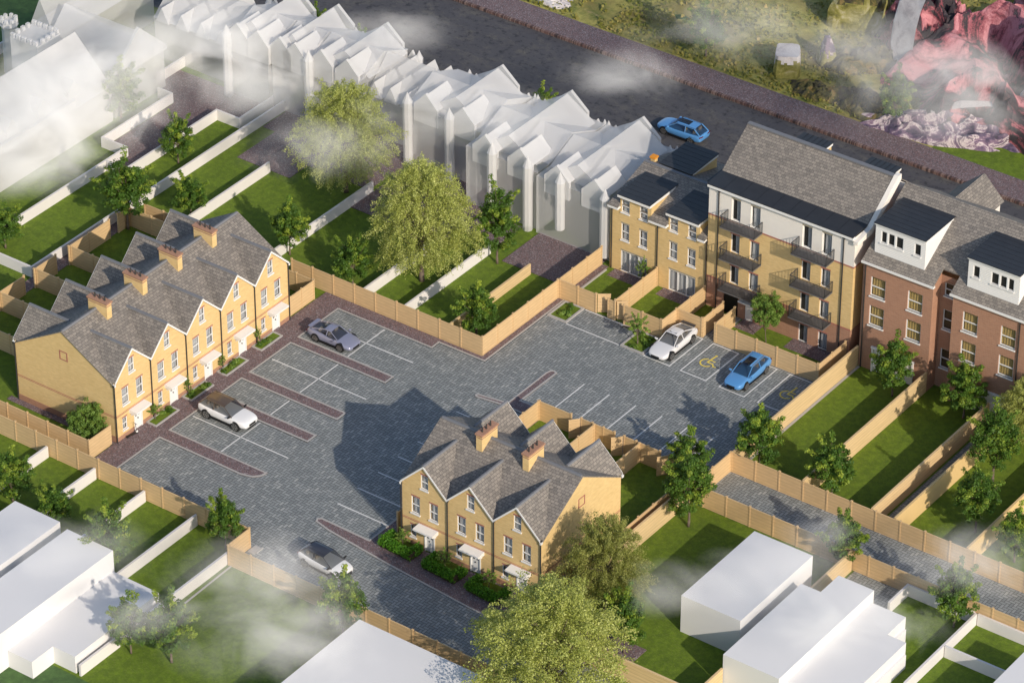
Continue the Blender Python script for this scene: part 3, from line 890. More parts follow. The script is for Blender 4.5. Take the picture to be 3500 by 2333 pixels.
# ---- red brick block with white boarded dormers
def red_block():
    r = empty('brick_apartment_house', 'red brick block with white boarded dormers, beside the flats', 'apartment block', (23.95, 13.4, 0))
    wins1 = [(.7, 2.05), (4.05, 5.4)]
    wins2 = [(8.97, 10.32), (12.33, 13.68)]
    rows = [(4.15, 5.97), (6.85, 8.63)]
    H = 9.85
    h1 = [(a, b, *z) for a, b in wins1 for z in rows] + [(1.2, 5.0, 0, 2.15)]
    h2 = [(a, b, *z) for a, b in wins2 for z in rows] + [(9.4, 13.2, 0, 2.15)]
    h3 = [(6.6, 7.7, 1.85, 3.63), (6.6, 7.7, 5.45, 7.25), (6.6, 7.7, 8.5, 9.7)]
    m = MB()
    wall(m, [(0, H), (6.27, H)], h1); wall(m, [(8.05, H), (22, H)], h2 + [(16.2, 17.55, *rows[0]), (16.2, 17.55, *rows[1]), (19.6, 20.95, *rows[0]), (19.6, 20.95, *rows[1])])
    wall(m, [(6.27, 10.3), (8.05, 10.3)], h3, v=1.2)
    m.poly([(6.27, 0, 0), (6.27, 1.2, 0), (6.27, 1.2, 10.6), (6.27, 0, H)]); m.poly([(8.05, 0, 0), (8.05, 0, H), (8.05, 1.2, 10.6), (8.05, 1.2, 0)])
    m.poly([(0, 0, 0), (0, 0, H), (0, 6, 13.9), (0, 12, H), (0, 12, 0)]); m.poly([(0, 12, 0), (0, 12, H), (22, 12, H), (22, 12, 0)])
    m.build('wall', ['red', 'brown'], r)
    for h in h1[:4] + h2[:4]:
        window(r, *h, cur='blind', rec=.14, fm='white', frame=.07)
    for h in h3:
        window(r, *h, v=1.2, cur=None, rec=.12, frame=.07)
    for h in (h1[4], h2[4]):
        m = MB(); a, b = h[0], h[1]
        m.box(a, -.12, 0, a + .14, .1, 2.15); m.box(b - .14, -.12, 0, b, .1, 2.15); m.box(a - .06, -.16, 2.15, b + .06, .1, 2.3); m.box(a + .14, .04, 0.02, b - .14, .1, 2.13)
        m.build('patio_door', 'white', r)
    m = MB(); t = (0, 0, -.1); E = 9.98; sl = .656; zz = lambda y: E + sl * (y + .2); RY = 5.9
    m.extr([(-.05, -.2, E), (6.4, -.2, E), (6.4, 1.15, zz(1.15)), (-.05, 1.15, zz(1.15))], t)
    m.extr([(7.9, -.2, E), (22, -.2, E), (22, 1.15, zz(1.15)), (7.9, 1.15, zz(1.15))], t)
    m.extr([(-.05, 1.15, zz(1.15)), (22, 1.15, zz(1.15)), (22, RY, zz(RY)), (-.05, RY, zz(RY))], t)
    m.extr([(22, 12.2, E - .1), (-.05, 12.2, E - .1), (-.05, RY, zz(RY)), (22, RY, zz(RY))], t)
    m.build('roof', 'tile', r)
    m = MB(); m.box(-.08, -.28, 9.72, 6.42, -.0, 9.9); m.box(7.86, -.28, 9.72, 22, -.0, 9.9); m.build('gutter', 'white', r)
    drain(r, .25, -.08, 0, 9.6); drain(r, 14.0, -.08, 0, 9.6)
    zt = 13.2
    for x0, pat in ((.55, 0), (8.85, 1)):
        x1 = x0 + 4.5
        wn = [(x0 + .5, x0 + 1.02), (x0 + 1.13, x0 + 1.72), (x0 + 1.83, x0 + 2.5), (x0 + 3.5, x0 + 4.08)]
        if pat: wn = [(x1 - (b - x0), x1 - (a - x0)) for a, b in wn]
        hh = [(a, b, 11.55, 12.6) for a, b in wn]
        m = MB(); wall(m, [(x0, zt - .1), (x1, zt - .1)], hh, v=.6, z0=10.4, depth=.2)
        for u in (x0, x1):
            m.poly([(u, .6, 10.4), (u, .6, zt - .1), (u, 4.9, zt - .1)])
        dw = m.build('dormer', ['white', 'dark'], r)
        m = MB()
        for k in range(1, 17):
            z = 10.45 + k * .15
            cuts = [(x0, x1)] if not 11.5 < z < 12.65 else [(p, q) for p, q in zip([x0] + [h[1] for h in sorted(hh)], [h[0] for h in sorted(hh)] + [x1])]
            for p, q in cuts:
                if q > p + .02: m.box(p, .585, z, q, .6, z + .03)
            ye = (z - E) / sl - .2
            m.box(x1, .62, z, x1 + .014, max(.7, ye), z + .03)
        m.build('boarding', 'white', dw)
        for a, b, c, d in hh:
            window(r, a, b, c, d, v=.6, cur=None, rec=.08, frame=.05, rail=False, sill=True)
        m = MB(); m.box(x0 - .06, .46, zt - .14, x1 + .06, .6, zt); m.box(x1, .6, zt - .12, x1 + .06, 4.6, zt); m.build('fascia', 'white', dw)
        m = MB(); m.extr([(x0 - .1, .4, zt + .06), (x1 + .1, .4, zt + .06), (x1 + .1, 4.8, zt + .1), (x0 - .1, 4.8, zt + .1)], (0, 0, -.06)); dr = m.build('dormer_roof', 'metal', r)
        m = MB()
        for k in range(1, 8):
            y = .4 + k * .56; m.box(x0 - .09, y - .009, zt + .03, x1 + .09, y + .009, zt + .069 + .0091 * (y - .4))
        m.build('seam', 'seam', dr)
    # gabled wing towards the road
    m = MB(); m.extr([(.35, 5.5, 9.95), (4.55, 5.5, 9.95), (2.6, 5.5, 11.9)], (0, 8.1, 0)); m.build('wing_roof', 'tile', r)
    m = MB(); m.box(.6, 12.05, 0, 4.3, 13.4, 9.94); m.build('wing', 'render', r)
red_block()
# ------------------------------------------------------------------ plain white blocks (massing of the neighbours)
def block(name, label, boxes, cat='building', group=None):
    """boxes butt against each other; each one after the first is a part"""
    if len(boxes) == 1:
        x0, y0, x1, y1, z = boxes[0]
        m = MB(); m.box(0, 0, 0, x1 - x0, y1 - y0, z)
        return tag(m.build(name, 'massing', loc=(x0, y0, 0)), label, cat, group)
    r = empty(name, label, cat, (boxes[0][0], boxes[0][1], 0), 0, group)
    for i, (x0, y0, x1, y1, z) in enumerate(boxes):
        m = MB(); m.box(x0 - boxes[0][0], y0 - boxes[0][1], 0, x1 - boxes[0][0], y1 - boxes[0][1], z)
        m.build('block' if i == 0 else 'extension', 'massing', r)
    return r
GB = 'plain white neighbouring buildings'
block('white_building', 'plain white box building standing alone on the big lawn, lower right', [(31.7, -22.9, 36.75, -13.4, 3.25)], group=GB)
block('white_building', 'largest plain white building, stepped roof with ledges, beside the paved pad', [(37.7, -26.5, 42.35, -16.4, 3.0), (39.35, -16.398, 42.35, -14.0, 3.0), (42.352, -26.5, 46.8, -16.8, 2.1), (42.352, -16.798, 45.25, -14.3, 2.1), (45.252, -16.798, 45.45, -14.5, 1.2), (46.802, -24.5, 46.98, -17.0, 1.2)], group=GB)
block('white_building', 'white building cut by the bottom edge, long fence directly behind its roof', [(14.65, -52, 25.7, -38.4, 3.0), (14.45, -43.9, 14.648, -43.1, 2.7)], group=GB)
block('white_building', 'white building with low notched extension, a tree over its corner', [(-8.9, -58, -4.5, -42.85, 3.3), (-4.498, -54.4, -2.2, -43.0, 1.5), (-2.198, -52.15, -.15, -43.0, 1.5)], group=GB)
block('white_building', 'white building at the lower left edge, behind the lower notched one', [(-14.5, -58, -10.1, -42.3, 3.1)], group=GB)
block('white_building', 'corner of a white building cut by the right edge, beyond the walled plots', [(54.6, -20, 58, -13.6, 3.0)], group=GB)

# ------------------------------------------------------------------ translucent white gothic villas
def octo(m, x, y, r, z0, z1, tip, mi=0):
    m.tube((x, y, z0), (x, y, z1), r, r, 8, mi)
    m.tube((x, y, z1 + .002), (x, y, z1 + tip), r * 1.08, .02, 8, mi)

def gablet(m, cx, y0, y1, hw, z0, z1, mi=0, th=None):
    m.extr([(cx - hw, y0, z0), (cx + hw, y0, z0), (cx, y0, z1)], (0, y1 - y0, 0), mi)

def villa(label, x0, x1, yf, turrets, ridge=7.35, gx=None, road=True):
    r = empty('gothic_villa', label, 'villa', (x0, yf, 0), 0, 'translucent white gothic buildings')
    w = x1 - x0; d = 24.3 - yf; ez = 5.5
    m = MB(); m.box(0, 0, 0, w, d, ez); m.build('wall', 'ghost', r)
    c = w / 2 if gx is None else gx - x0
    m = MB(); hw = min(2.9, w / 2 - .2)
    m.extr([(c - hw, .9, ez + .004), (c + hw, .9, ez + .004), (c, .9, ridge)], (0, d - 1.3, 0)); m.build('roof', 'ghost', r)
    m = MB(); yr = d * .52
    for a, b in ((.02, c - .35), (c + .35, w - .02)):
        if b - a > .5:
            m.extr([(a, yr - 3.4, ez + .006), (a, yr + 3.4, ez + .006), (a, yr, ridge - .45)], (b - a, 0, 0))
    m.build('cross_roof', 'ghost', r)
    if road:
        m = MB(); z = 0
        m.extr([(c - 1.75, d + .02, 0), (c + 1.75, d + .02, 0), (c + 1.75, d + .02, 5.9), (c, d + .02, 7.4), (c - 1.75, d + .02, 5.9)], (0, .3, 0))
        m.build('road_gable', 'ghost2', r)
        m = MB()
        for k in (-1, 1):
            gablet(m, c + k * 2.75, d + .03, d + .25, .8, 4.2, 5.6)
            octo(m, c + k * 3.45, d + .15, .34, 0, 5.0, .8)
        m.build('road_turret', 'ghost2', r)
    for k, (g, hwid) in enumerate(((w * .27, 1.25), (w * .76, 1.25))):
        m = MB(); m.extr([(g - hwid, -.06, ez - 1.2), (g + hwid, -.06, ez - 1.2), (g + hwid, -.06, ez + .45), (g, -.06, ez + 1.75), (g - hwid, -.06, ez + .45)], (0, .28, 0))
        m.build('garden_gable', 'ghost2', r)
        m = MB(); gablet(m, g, .23, 3.0, hwid - .1, ez + .35, ez + 1.6); m.build('gable_roof', 'ghost2', r)
    for tx, zb in turrets:
        m = MB(); octo(m, tx - x0, -.42, .42, zb, 6.1, .95); m.build('turret', 'ghost2', r)
    return r
villa('translucent white gothic villa touching the yellow dormer houses', -7.9, -.25, 14.2, [(-5.2, 1.6), (-.75, .6)], gx=-4.4)
villa('translucent white villa with turret by the tall dark tree, second from the yellow houses', -15.4, -8.1, 14.6, [(-8.75, 0), (-12.4, 0)], gx=-11.7)
villa('wide translucent white villa with tall turret behind the two willowy trees', -23.5, -15.6, 17.0, [(-23.0, 0), (-18.6, 0)], gx=-18.9)
villa('translucent white villa at the left end of the row of small gables', -34.6, -28.9, 17.6, [(-34.1, 0)], gx=-31.2)
villa('translucent white villa with pointed roof between two garden walls, near the road trees', -38.2, -34.8, 17.2, [], gx=-36.6)
villa('translucent white villa behind the large dark drive', -43.0, -38.4, 16.9, [(-42.6, 0)], gx=-40.9)

def gable_row(label, x0, x1, yf, n, ez, rz):
    r = empty('gabled_row', label, 'terrace', (x0, yf, 0), 0, 'translucent white gothic buildings')
    w = x1 - x0; d = 24.3 - yf
    m = MB(); m.box(0, 0, 0, w, d, ez); m.build('wall', 'ghost', r)
    m = MB(); m.extr([(0, -.1, ez + .004), (0, d + .1, ez + .004), (0, d / 2, rz)], (w, 0, 0)); m.build('roof', 'ghost', r)
    s = w / n
    for k in range(n):
        c = s * (k + .5)
        m = MB(); gablet(m, c, -.25, d / 2 - .2, .72, ez - .1, ez + 1.35); m.build('garden_gable', 'ghost2', r)
        m = MB(); gablet(m, c, d / 2 + .2, d + .35, .8, ez - .3, ez + 1.25); m.build('road_gable', 'ghost2', r)
    return r
gable_row('translucent white row with five small pointed gables, above the fuller willowy tree', -28.8, -23.6, 18.6, 3, 4.1, 6.8)
gable_row('translucent white row of small gables at the upper left, next to the castle keep', -52.2, -43.2, 18.0, 4, 3.9, 6.6)

def long_house():
    r = empty('long_house', 'long translucent white house with dormers on a steep roof at the left edge', 'house', (-56.5, -26, 0), 0, 'translucent white gothic buildings')
    m = MB(); m.box(0, 0, 0, 8.6, 33.2, 3.5); m.build('wall', 'ghost2', r)
    m = MB(); m.extr([(-.1, 0, 3.504), (8.7, 0, 3.504), (4.9, 0, 7.6)], (0, 33.1, 0)); m.build('roof', 'ghost2', r)
    m = MB(); m.box(8.4, 8, 3.5, 8.7, 28.6, 4.3); m.build('parapet', 'ghost2', r)
    for k in range(5):
        y = 13.5 + 3.9 * k
        m = MB(); m.extr([(8.1, y - .75, 4.0), (8.1, y + .75, 4.0), (8.1, y + .75, 4.9), (8.1, y, 5.75), (8.1, y - .75, 4.9)], (-2.4, 0, 0)); m.build('dormer', 'ghost2', r)
    r2 = empty('gabled_house', 'translucent white house with a broad gable behind the tree in the upper left', 'house', (-56, 7.6, 0), 0, 'translucent white gothic buildings')
    m = MB(); m.box(0, 0, 0, 8.0, 6.7, 4.1); m.build('wall', 'ghost', r2)
    m = MB(); m.extr([(0, -.1, 4.104), (0, 6.8, 4.104), (0, 3.2, 7.3)], (8.05, 0, 0)); m.build('roof', 'ghost', r2)
    m = MB(); m.extr([(8.06, -.1, 3.9), (8.06, 6.8, 3.9), (8.06, 6.8, 4.3), (8.06, 3.3, 7.6), (8.06, -.1, 4.3)], (.25, 0, 0)); m.build('end_gable', 'ghost2', r2)
    r3 = empty('castle_keep', 'small translucent white castle keep with battlements beside the round tower', 'castle', (-57, 4.7, 0), 0, 'translucent white gothic buildings')
    m = MB(); m.box(0, 0, 0, 3.1, 3.0, 6.4); m.build('wall', 'ghost2', r3)
    def merlon(root, *b):
        m = MB(); m.box(*b); m.build('merlon', 'ghost2', root)
    for k in range(5):
        u = .06 + k * .64
        merlon(r3, u, 0, 6.4, u + .36, .25, 6.8); merlon(r3, u, 2.75, 6.4, u + .36, 3.0, 6.8)
        if 0 < k < 4: merlon(r3, 0, u, 6.4, .25, u + .36, 6.8); merlon(r3, 2.85, u, 6.4, 3.1, u + .36, 6.8)
    r4 = empty('round_tower', 'slim octagonal white tower with battlements in the top left corner', 'tower', (-60.6, 8.4, 0), 0, 'translucent white gothic buildings')
    m = MB(); m.tube((0, 0, 0), (0, 0, 4.5), .72, .68, 8); m.tube((0, 0, 4.502), (0, 0, 4.75), .72, .86, 8); m.tube((0, 0, 4.752), (0, 0, 5.1), .8, .8, 8); m.build('shaft', 'ghost2', r4)
    for k in range(8):
        a = k * math.pi / 4 + .39; merlon(r4, .66 * math.cos(a) - .13, .66 * math.sin(a) - .13, 5.1, .66 * math.cos(a) + .13, .66 * math.sin(a) + .13, 5.45)
    r5 = empty('gothic_hall', 'steep translucent white hall rising behind the keep at the top edge', 'hall', (-59.5, 9.6, 0), 0, 'translucent white gothic buildings')
    m = MB(); m.box(0, 0, 0, 3.2, 13, 4.0); m.build('wall', 'ghost', r5)
    m = MB(); m.extr([(0, 0, 4.004), (3.2, 0, 4.004), (1.6, 0, 7.6)], (0, 13, 0)); m.build('roof', 'ghost', r5)
long_house()

# ------------------------------------------------------------------ white garden walls
def gwall(label, pts, h=1.0, t=.18, mat='wallwhite', group='white garden walls', name='garden_wall'):
    m = MB(); P = [Vector((x, y)) for x, y in pts]
    L = []; R = []
    for i, p in enumerate(P):
        ds = []
        if i: ds.append((p - P[i - 1]).normalized())
        if i < len(P) - 1: ds.append((P[i + 1] - p).normalized())
        ns = [Vector((-d.y, d.x)) for d in ds]
        b = sum(ns, Vector((0, 0)));  b = b / max(.3, b.length)
        k = (t / 2) / max(.35, b.dot(ns[0]))
        L.append(p + b * k); R.append(p - b * k)
    n = len(P); vs = []
    for a, b in zip(L, R):
        vs += [(a.x, a.y, 0), (a.x, a.y, h), (b.x, b.y, h), (b.x, b.y, 0)]
    fs = []
    for i in range(n - 1):
        o = 4 * i
        fs += [(o, o + 1, o + 5, o + 4), (o + 1, o + 2, o + 6, o + 5), (o + 2, o + 3, o + 7, o + 6)]
    fs += [(3, 2, 1, 0), (4 * n - 4, 4 * n - 3, 4 * n - 2, 4 * n - 1)]
    m.add(vs, fs)
    return tag(m.build(name, mat), label, 'wall', group)
gwall('white garden wall in the lower left, farthest from the drive', [(-19.3, -33.55), (-19.3, -50)])
gwall('white garden wall running down to the left white building', [(-14.5, -33.55), (-14.5, -42.2)])
gwall('white garden wall with two trees beside it, running down to the gap between white buildings', [(-9.6, -33.55), (-9.6, -50)])
gwall('white garden wall ending at the corner of the lower left white building', [(-4.55, -33.55), (-4.55, -42.8)])
gwall('white garden wall beside the open lawn with the kerb line, lower left', [(.3, -33.6), (.3, -52.2)])
gwall('zigzag white wall round the far left drive and its tall tree', [(-47.3, 12.5), (-45.75, 12.5), (-45.75, 3.35), (-43.05, 3.35), (-43.05, -16.0), (-52, -16.0)])
gwall('short white wall closing the narrow end of the dark drive', [(-42.9, .65), (-40.9, .65)])
gwall('white wall with a stepped corner between the dark drive and the lawn', [(-40.8, .5), (-40.8, 12.65), (-38.3, 12.65), (-38.3, 20.3)])
gwall('long white wall from the terrace back gardens up towards the villas', [(-46.0, -15.45), (-37.05, -15.45), (-37.05, 18.0)])
gwall('white garden wall behind the terrace roof, ending at the willowy tree patio', [(-31.7, -3.4), (-31.7, 8.6)])
gwall('white garden wall at the foot of the first willowy tree', [(-22.75, -3.05), (-22.75, 11.3)])
gwall('white garden wall half covered by the second willowy tree', [(-13.25, -3.05), (-13.25, 6.6)])
gwall('white garden wall beside the tall dark tree by the villas', [(-9.1, -3.05), (-9.1, 9.4)])
gwall('white wall along the top of the dark drive', [(-48.95, 14.2), (-48.95, 21.0), (-39.5, 21.0)])
gwall('white wall in the top left behind the castle', [(-63.6, -8), (-63.6, 24)])
gwall('white wall of the walled plots beside the alley, lower right', [(42.65, -12.3), (42.65, -9.65), (48.25, -9.65)])
gwall('white wall dividing the two walled plots at the lower right', [(48.4, -9.68), (48.4, -19.5)])
gwall('white wall at the back of the right plot beside the alley', [(48.55, -9.66), (60, -9.66)])
gwall('white cross wall inside the right walled plot', [(48.55, -14.2), (55, -14.2)])

# ------------------------------------------------------------------ timber fences
FG = 'timber panel fences with posts'
def fence(label, p0, p1, h=1.82, sp=2.12, posts=True, group=FG, name='timber_fence', skip=()):
    a = Vector((p0[0], p0[1], 0)); b = Vector((p1[0], p1[1], 0)); d = b - a; L = d.length; d.normalize()
    n = max(1, round(L / sp)); s = L / n
    r = empty(name, label, 'fence', tuple(a), math.atan2(d.y, d.x), group)
    m = MB(); m.box(.06, -.025, .03, s - .06, .025, h - .06); m.box(.055, -.035, 0.012, s - .055, .035, .028)
    m.box(.05, -.045, h - .06, s - .05, .045, h - .02)
    pan = m.build('panel', 'timber', r)
    m = MB(); m.box(-.06, -.06, 0, .06, .06, h + .02); m.box(-.085, -.085, h + .02, .085, .085, h + .06)
    pst = m.build('post', 'timber', r)
    for k in range(1, n):
        c = dup(pan, r); c.location = (s * k, 0, 0)
    for k in range(1, n + 1):
        if k in skip or (k == n and 'end' in skip): continue
        c = dup(pst, r); c.location = (s * k, 0, 0)
    return r
fence('long timber fence between the car park corner and the white walled gardens', (-19.9, -3.05), (-.62, -3.05), skip=('end',))
fence('timber fence up the side of the car park to the dormer houses', (-.68, -3.0), (-.68, 13.3))
fence('timber fence along the lower left gardens, up to the drive corner', (-31.0, -33.4), (.42, -33.4), skip=('end',))
fence('short timber fence return at the corner of the drive by the kerb', (.45, -33.42), (.45, -35.75), skip=('end',))
fence('timber fence beside the drive, below the white hatchback and through the mist', (.52, -35.95), (26.0, -35.95))
fence('timber fence round the end house shrub, along its side lawn', (-33.0, -31.95), (-16.5, -31.95), skip=('end',))
fence('short sunlit timber fence joining the end house corner to the shrub garden', (-16.45, -31.95), (-16.45, -29.35), skip=('end',))
fence('timber garden fence behind the five house terrace, farthest and shaded', (-35.0, -3.65), (-29.0, -3.65))
for i, (y, l) in enumerate(((-4.85, 'timber garden fence meeting the tree behind the terrace roof'), (-12.15, 'timber divider fence between the middle back gardens of the terrace'), (-16.35, 'timber divider fence behind the second chimney of the terrace'), (-20.6, 'timber divider fence behind the first chimney of the terrace'), (-24.8, 'timber divider fence at the left edge, behind the end house roof'))):
    fence(l, (-35.62, y), (-26.3, y), skip=('end',))
for a, b, l in ((-12.3, -7.3, 'back garden fence with a sunlit top corner, longest piece beside the passage'), (-16.5, -13.9, 'back garden fence piece between two openings to the passage'), (-20.75, -17.75, 'back garden fence piece facing the corner of the white wall'), (-6.2, -4.9, 'short back fence piece at the tree trunk behind the terrace'), (-24.9, -22.0, 'back garden fence piece at the left edge of the picture')):
    fence(l, (-35.75, a), (-35.75, b), sp=2.4)
fence('timber fence at the far house end, nearer the sunlit corner', (-16.6, -4.45), (-20.0, -4.45))
fence('short sunlit timber fence beside the far end house door', (-16.5, -4.5), (-16.5, -7.55), sp=1.55)
fence('front garden fence of the dormer houses, left of the open gate', (-.55, 7.3), (3.0, 7.3), sp=1.75)
fence('narrow fence piece between the two open gates', (4.2, 7.3), (4.85, 7.3), sp=.65)
fence('front garden fence of the dormer houses, behind the scooter and planter tree', (5.72, 7.3), (9.3, 7.3), sp=1.8)
fence('sunlit fence between the two dormer house gardens', (4.75, 7.5), (4.75, 13.35))
fence('fence between the dormer house garden and the small yard by the flats', (9.4, 7.3), (9.4, 13.35))
fence('fence behind the silver coupe, closing the small yard', (9.5, 9.4), (11.8, 9.4), sp=2.3)
fence('fence on the left of the passage to the dark doorway', (11.88, 9.45), (11.88, 12.3), sp=1.45)
fence('fence on the right of the passage to the dark doorway', (13.05, 9.4), (13.05, 12.2), sp=1.45)
fence('fence behind the blue car and wheelchair bays, front of the flats garden', (13.15, 9.4), (22.7, 9.4), sp=1.9)
fence('fence end of the flats garden beside the red brick block', (22.78, 9.4), (22.78, 13.3), sp=2.0)
fence('fence on the upper side of the herringbone alley', (23.85, -4.42), (60, -4.42), sp=2.12)
fence('fence closing the car park from the end of the alley', (23.75, -4.5), (23.75, -9.3), sp=2.3)
fence('fence on the lower side of the alley, from the tall tree rightwards', (24.6, -9.45), (60, -9.45), sp=2.12)
fence('post fence at the side garden of the three house terrace', (22.8, -7.6), (22.8, -27.0), sp=2.0)
fence('back fence of the three house terrace, left panel by the corner', (8.1, -7.5), (11.1, -7.5), sp=2.1)
fence('back fence of the three house terrace between the first and second gates', (12.05, -7.5), (15.15, -7.5), sp=1.05)
fence('back fence of the three house terrace between the second and third gates', (16.05, -7.5), (19.35, -7.5), sp=1.1)
fence('back fence of the three house terrace behind the tall tree', (20.25, -7.5), (22.7, -7.5), sp=1.2)
fence('side fence of the three house terrace beside the parking bays', (8.06, -7.6), (8.06, -25.4), sp=2.0)
fence('divider fence behind the first ridge of the three house terrace', (13.3, -7.6), (13.3, -15.8), sp=2.0)
fence('divider fence behind the second ridge of the three house terrace', (17.5, -7.6), (17.5, -15.8), sp=2.0)

def gate(label, p0, p1, h=1.8):
    a = Vector((p0[0], p0[1], 0)); b = Vector((p1[0], p1[1], 0)); d = b - a
    r = empty('garden_gate', label, 'gate', tuple(a), math.atan2(d.y, d.x), 'open timber garden gates')
    L = d.length
    m = MB(); m.box(.02, -.025, .06, L, .025, h - .04); m.build('panel', 'timber', r)
    m = MB(); m.box(.0, -.04, h - .04, L + .02, .04, h); m.build('top_rail', 'timber', r)
    m = MB(); m.tube((L - .1, -.06, .95), (L - .1, .06, .95), .03, n=6); m.build('handle', 'pipe', r)
gate('open timber gate of the left dormer house garden', (3.08, 7.38), (3.95, 8.0))
gate('open timber gate of the right dormer house garden', (4.95, 7.4), (5.68, 7.95))
gate('open timber gate behind the left house of the three house terrace', (12.0, -7.58), (11.4, -8.25))
gate('open timber gate behind the middle house of the three house terrace', (15.98, -7.58), (15.35, -8.25))
gate('open timber gate behind the right house of the three house terrace, in tree shade', (20.18, -7.58), (19.6, -8.3))

def boardwall(label, p0, p1, h=1.85, mat='board', t=.14):
    a = Vector((p0[0], p0[1], 0)); b = Vector((p1[0], p1[1], 0)); d = b - a
    r = empty('board_fence', label, 'fence', tuple(a), math.atan2(d.y, d.x), 'smooth sunlit board walls')
    L = d.length
    m = MB(); m.box(0, -t / 2, 0, L, t / 2, h - .05); m.build('panel', mat, r)
    m = MB(); m.box(-.01, -t / 2 - .02, h - .05, L + .01, t / 2 + .02, h); m.build('capping', mat, r)
boardwall('long smooth board fence between the shaded wheelchair bay and the first right lawn', (23.88, -4.2), (23.88, 13.35))
boardwall('smooth board fence between the first and second right lawns', (30.15, -4.3), (30.15, 13.35))
boardwall('smooth board fence with a shaded side, left of the narrow paved strip', (36.2, -4.3), (36.2, 12.6))
boardwall('smooth peach wall right of the narrow paved strip', (38.2, -4.3), (38.2, 12.0), mat='peach')
boardwall('smooth peach wall at the right edge, behind two trees', (44.4, -4.3), (44.4, 12.0), mat='peach')
boardwall('smooth board fence beside the post fence, running to the big willowy tree', (23.45, -9.6), (23.45, -29.7))
boardwall('smooth board fence along the bottom lawn, right of the big willowy tree', (23.6, -29.85), (37.65, -29.85))
boardwall('smooth board fence at the corner of the largest white building, bottom edge', (37.72, -29.8), (37.72, -26.6))
boardwall('smooth board fence between two white buildings by the paved pad', (37.75, -16.2), (37.75, -9.6))
boardwall('low pale timber wall between the lawns left of the car park corner', (-4.6, -2.95), (-4.6, 8.8), h=1.0)
# ------------------------------------------------------------------ cars
def loft(m, secs, mi=0, cap=True):
    """secs: list of (x, [(y, z) half section from the middle of the bottom to the middle of the top])"""
    n = 0; o = len(m.v); vs = []
    for x, half in secs:
        ring = half + [(-y, z) for y, z in half[-2:0:-1]]
        n = len(ring)
        vs += [(x, y, z) for y, z in ring]
    fs = []
    for i in range(len(secs) - 1):
        for k in range(n):
            a = i * n + k; b = i * n + (k + 1) % n
            fs.append((a, b, b + n, a + n))
    if cap:
        fs += [tuple(range(n - 1, -1, -1)), tuple(range((len(secs) - 1) * n, len(secs) * n))]
    m.add(vs, fs, mi)

def bsec(w, zb, zt):
    h = zt - zb
    return [(0, zb), (.84 * w, zb), (.96 * w, zb + .22 * h), (w, zb + .5 * h), (.985 * w, zb + .72 * h), (.93 * w, zb + .92 * h), (.8 * w, zt), (.45 * w, zt + .022), (0, zt + .03)]

def wheel(parent, x, y, r, sgn, mats):
    m = MB(); m.tube((x, y - sgn * .2, r), (x, y - sgn * .02, r), r, r, 20); m.tube((x, y - sgn * .0199, r), (x, y, r), r, r * .93, 20)
    w = m.build('wheel', 'rubber', parent, smooth=False)
    m = MB(); m.tube((x, y, r), (x, y + sgn * .006, r), r * .72, r * .72, 20)
    for k in range(6):
        a = k * math.pi / 3
        c, s = math.cos(a), math.sin(a)
        P = [(.12, .05), (.68, .1), (.68, -.1), (.12, -.05)]
        m.extr([(x + r * (p * c - q * s), y + sgn * .008, r + r * (p * s + q * c)) for p, q in P], (0, sgn * .014, 0), 1)
    ring = [(r * .72, r * .64)]
    for k in range(20):
        a0, a1 = k * math.pi / 10, (k + 1) * math.pi / 10
        pts = [(x + q * r * math.cos(a), y + sgn * .009, r + q * r * math.sin(a)) for q, a in ((.74, a0), (.74, a1), (.64, a1), (.64, a0))]
        m.extr(pts, (0, sgn * .012, 0), 1)
    m.build('rim', ['black', 'alloy'], w)

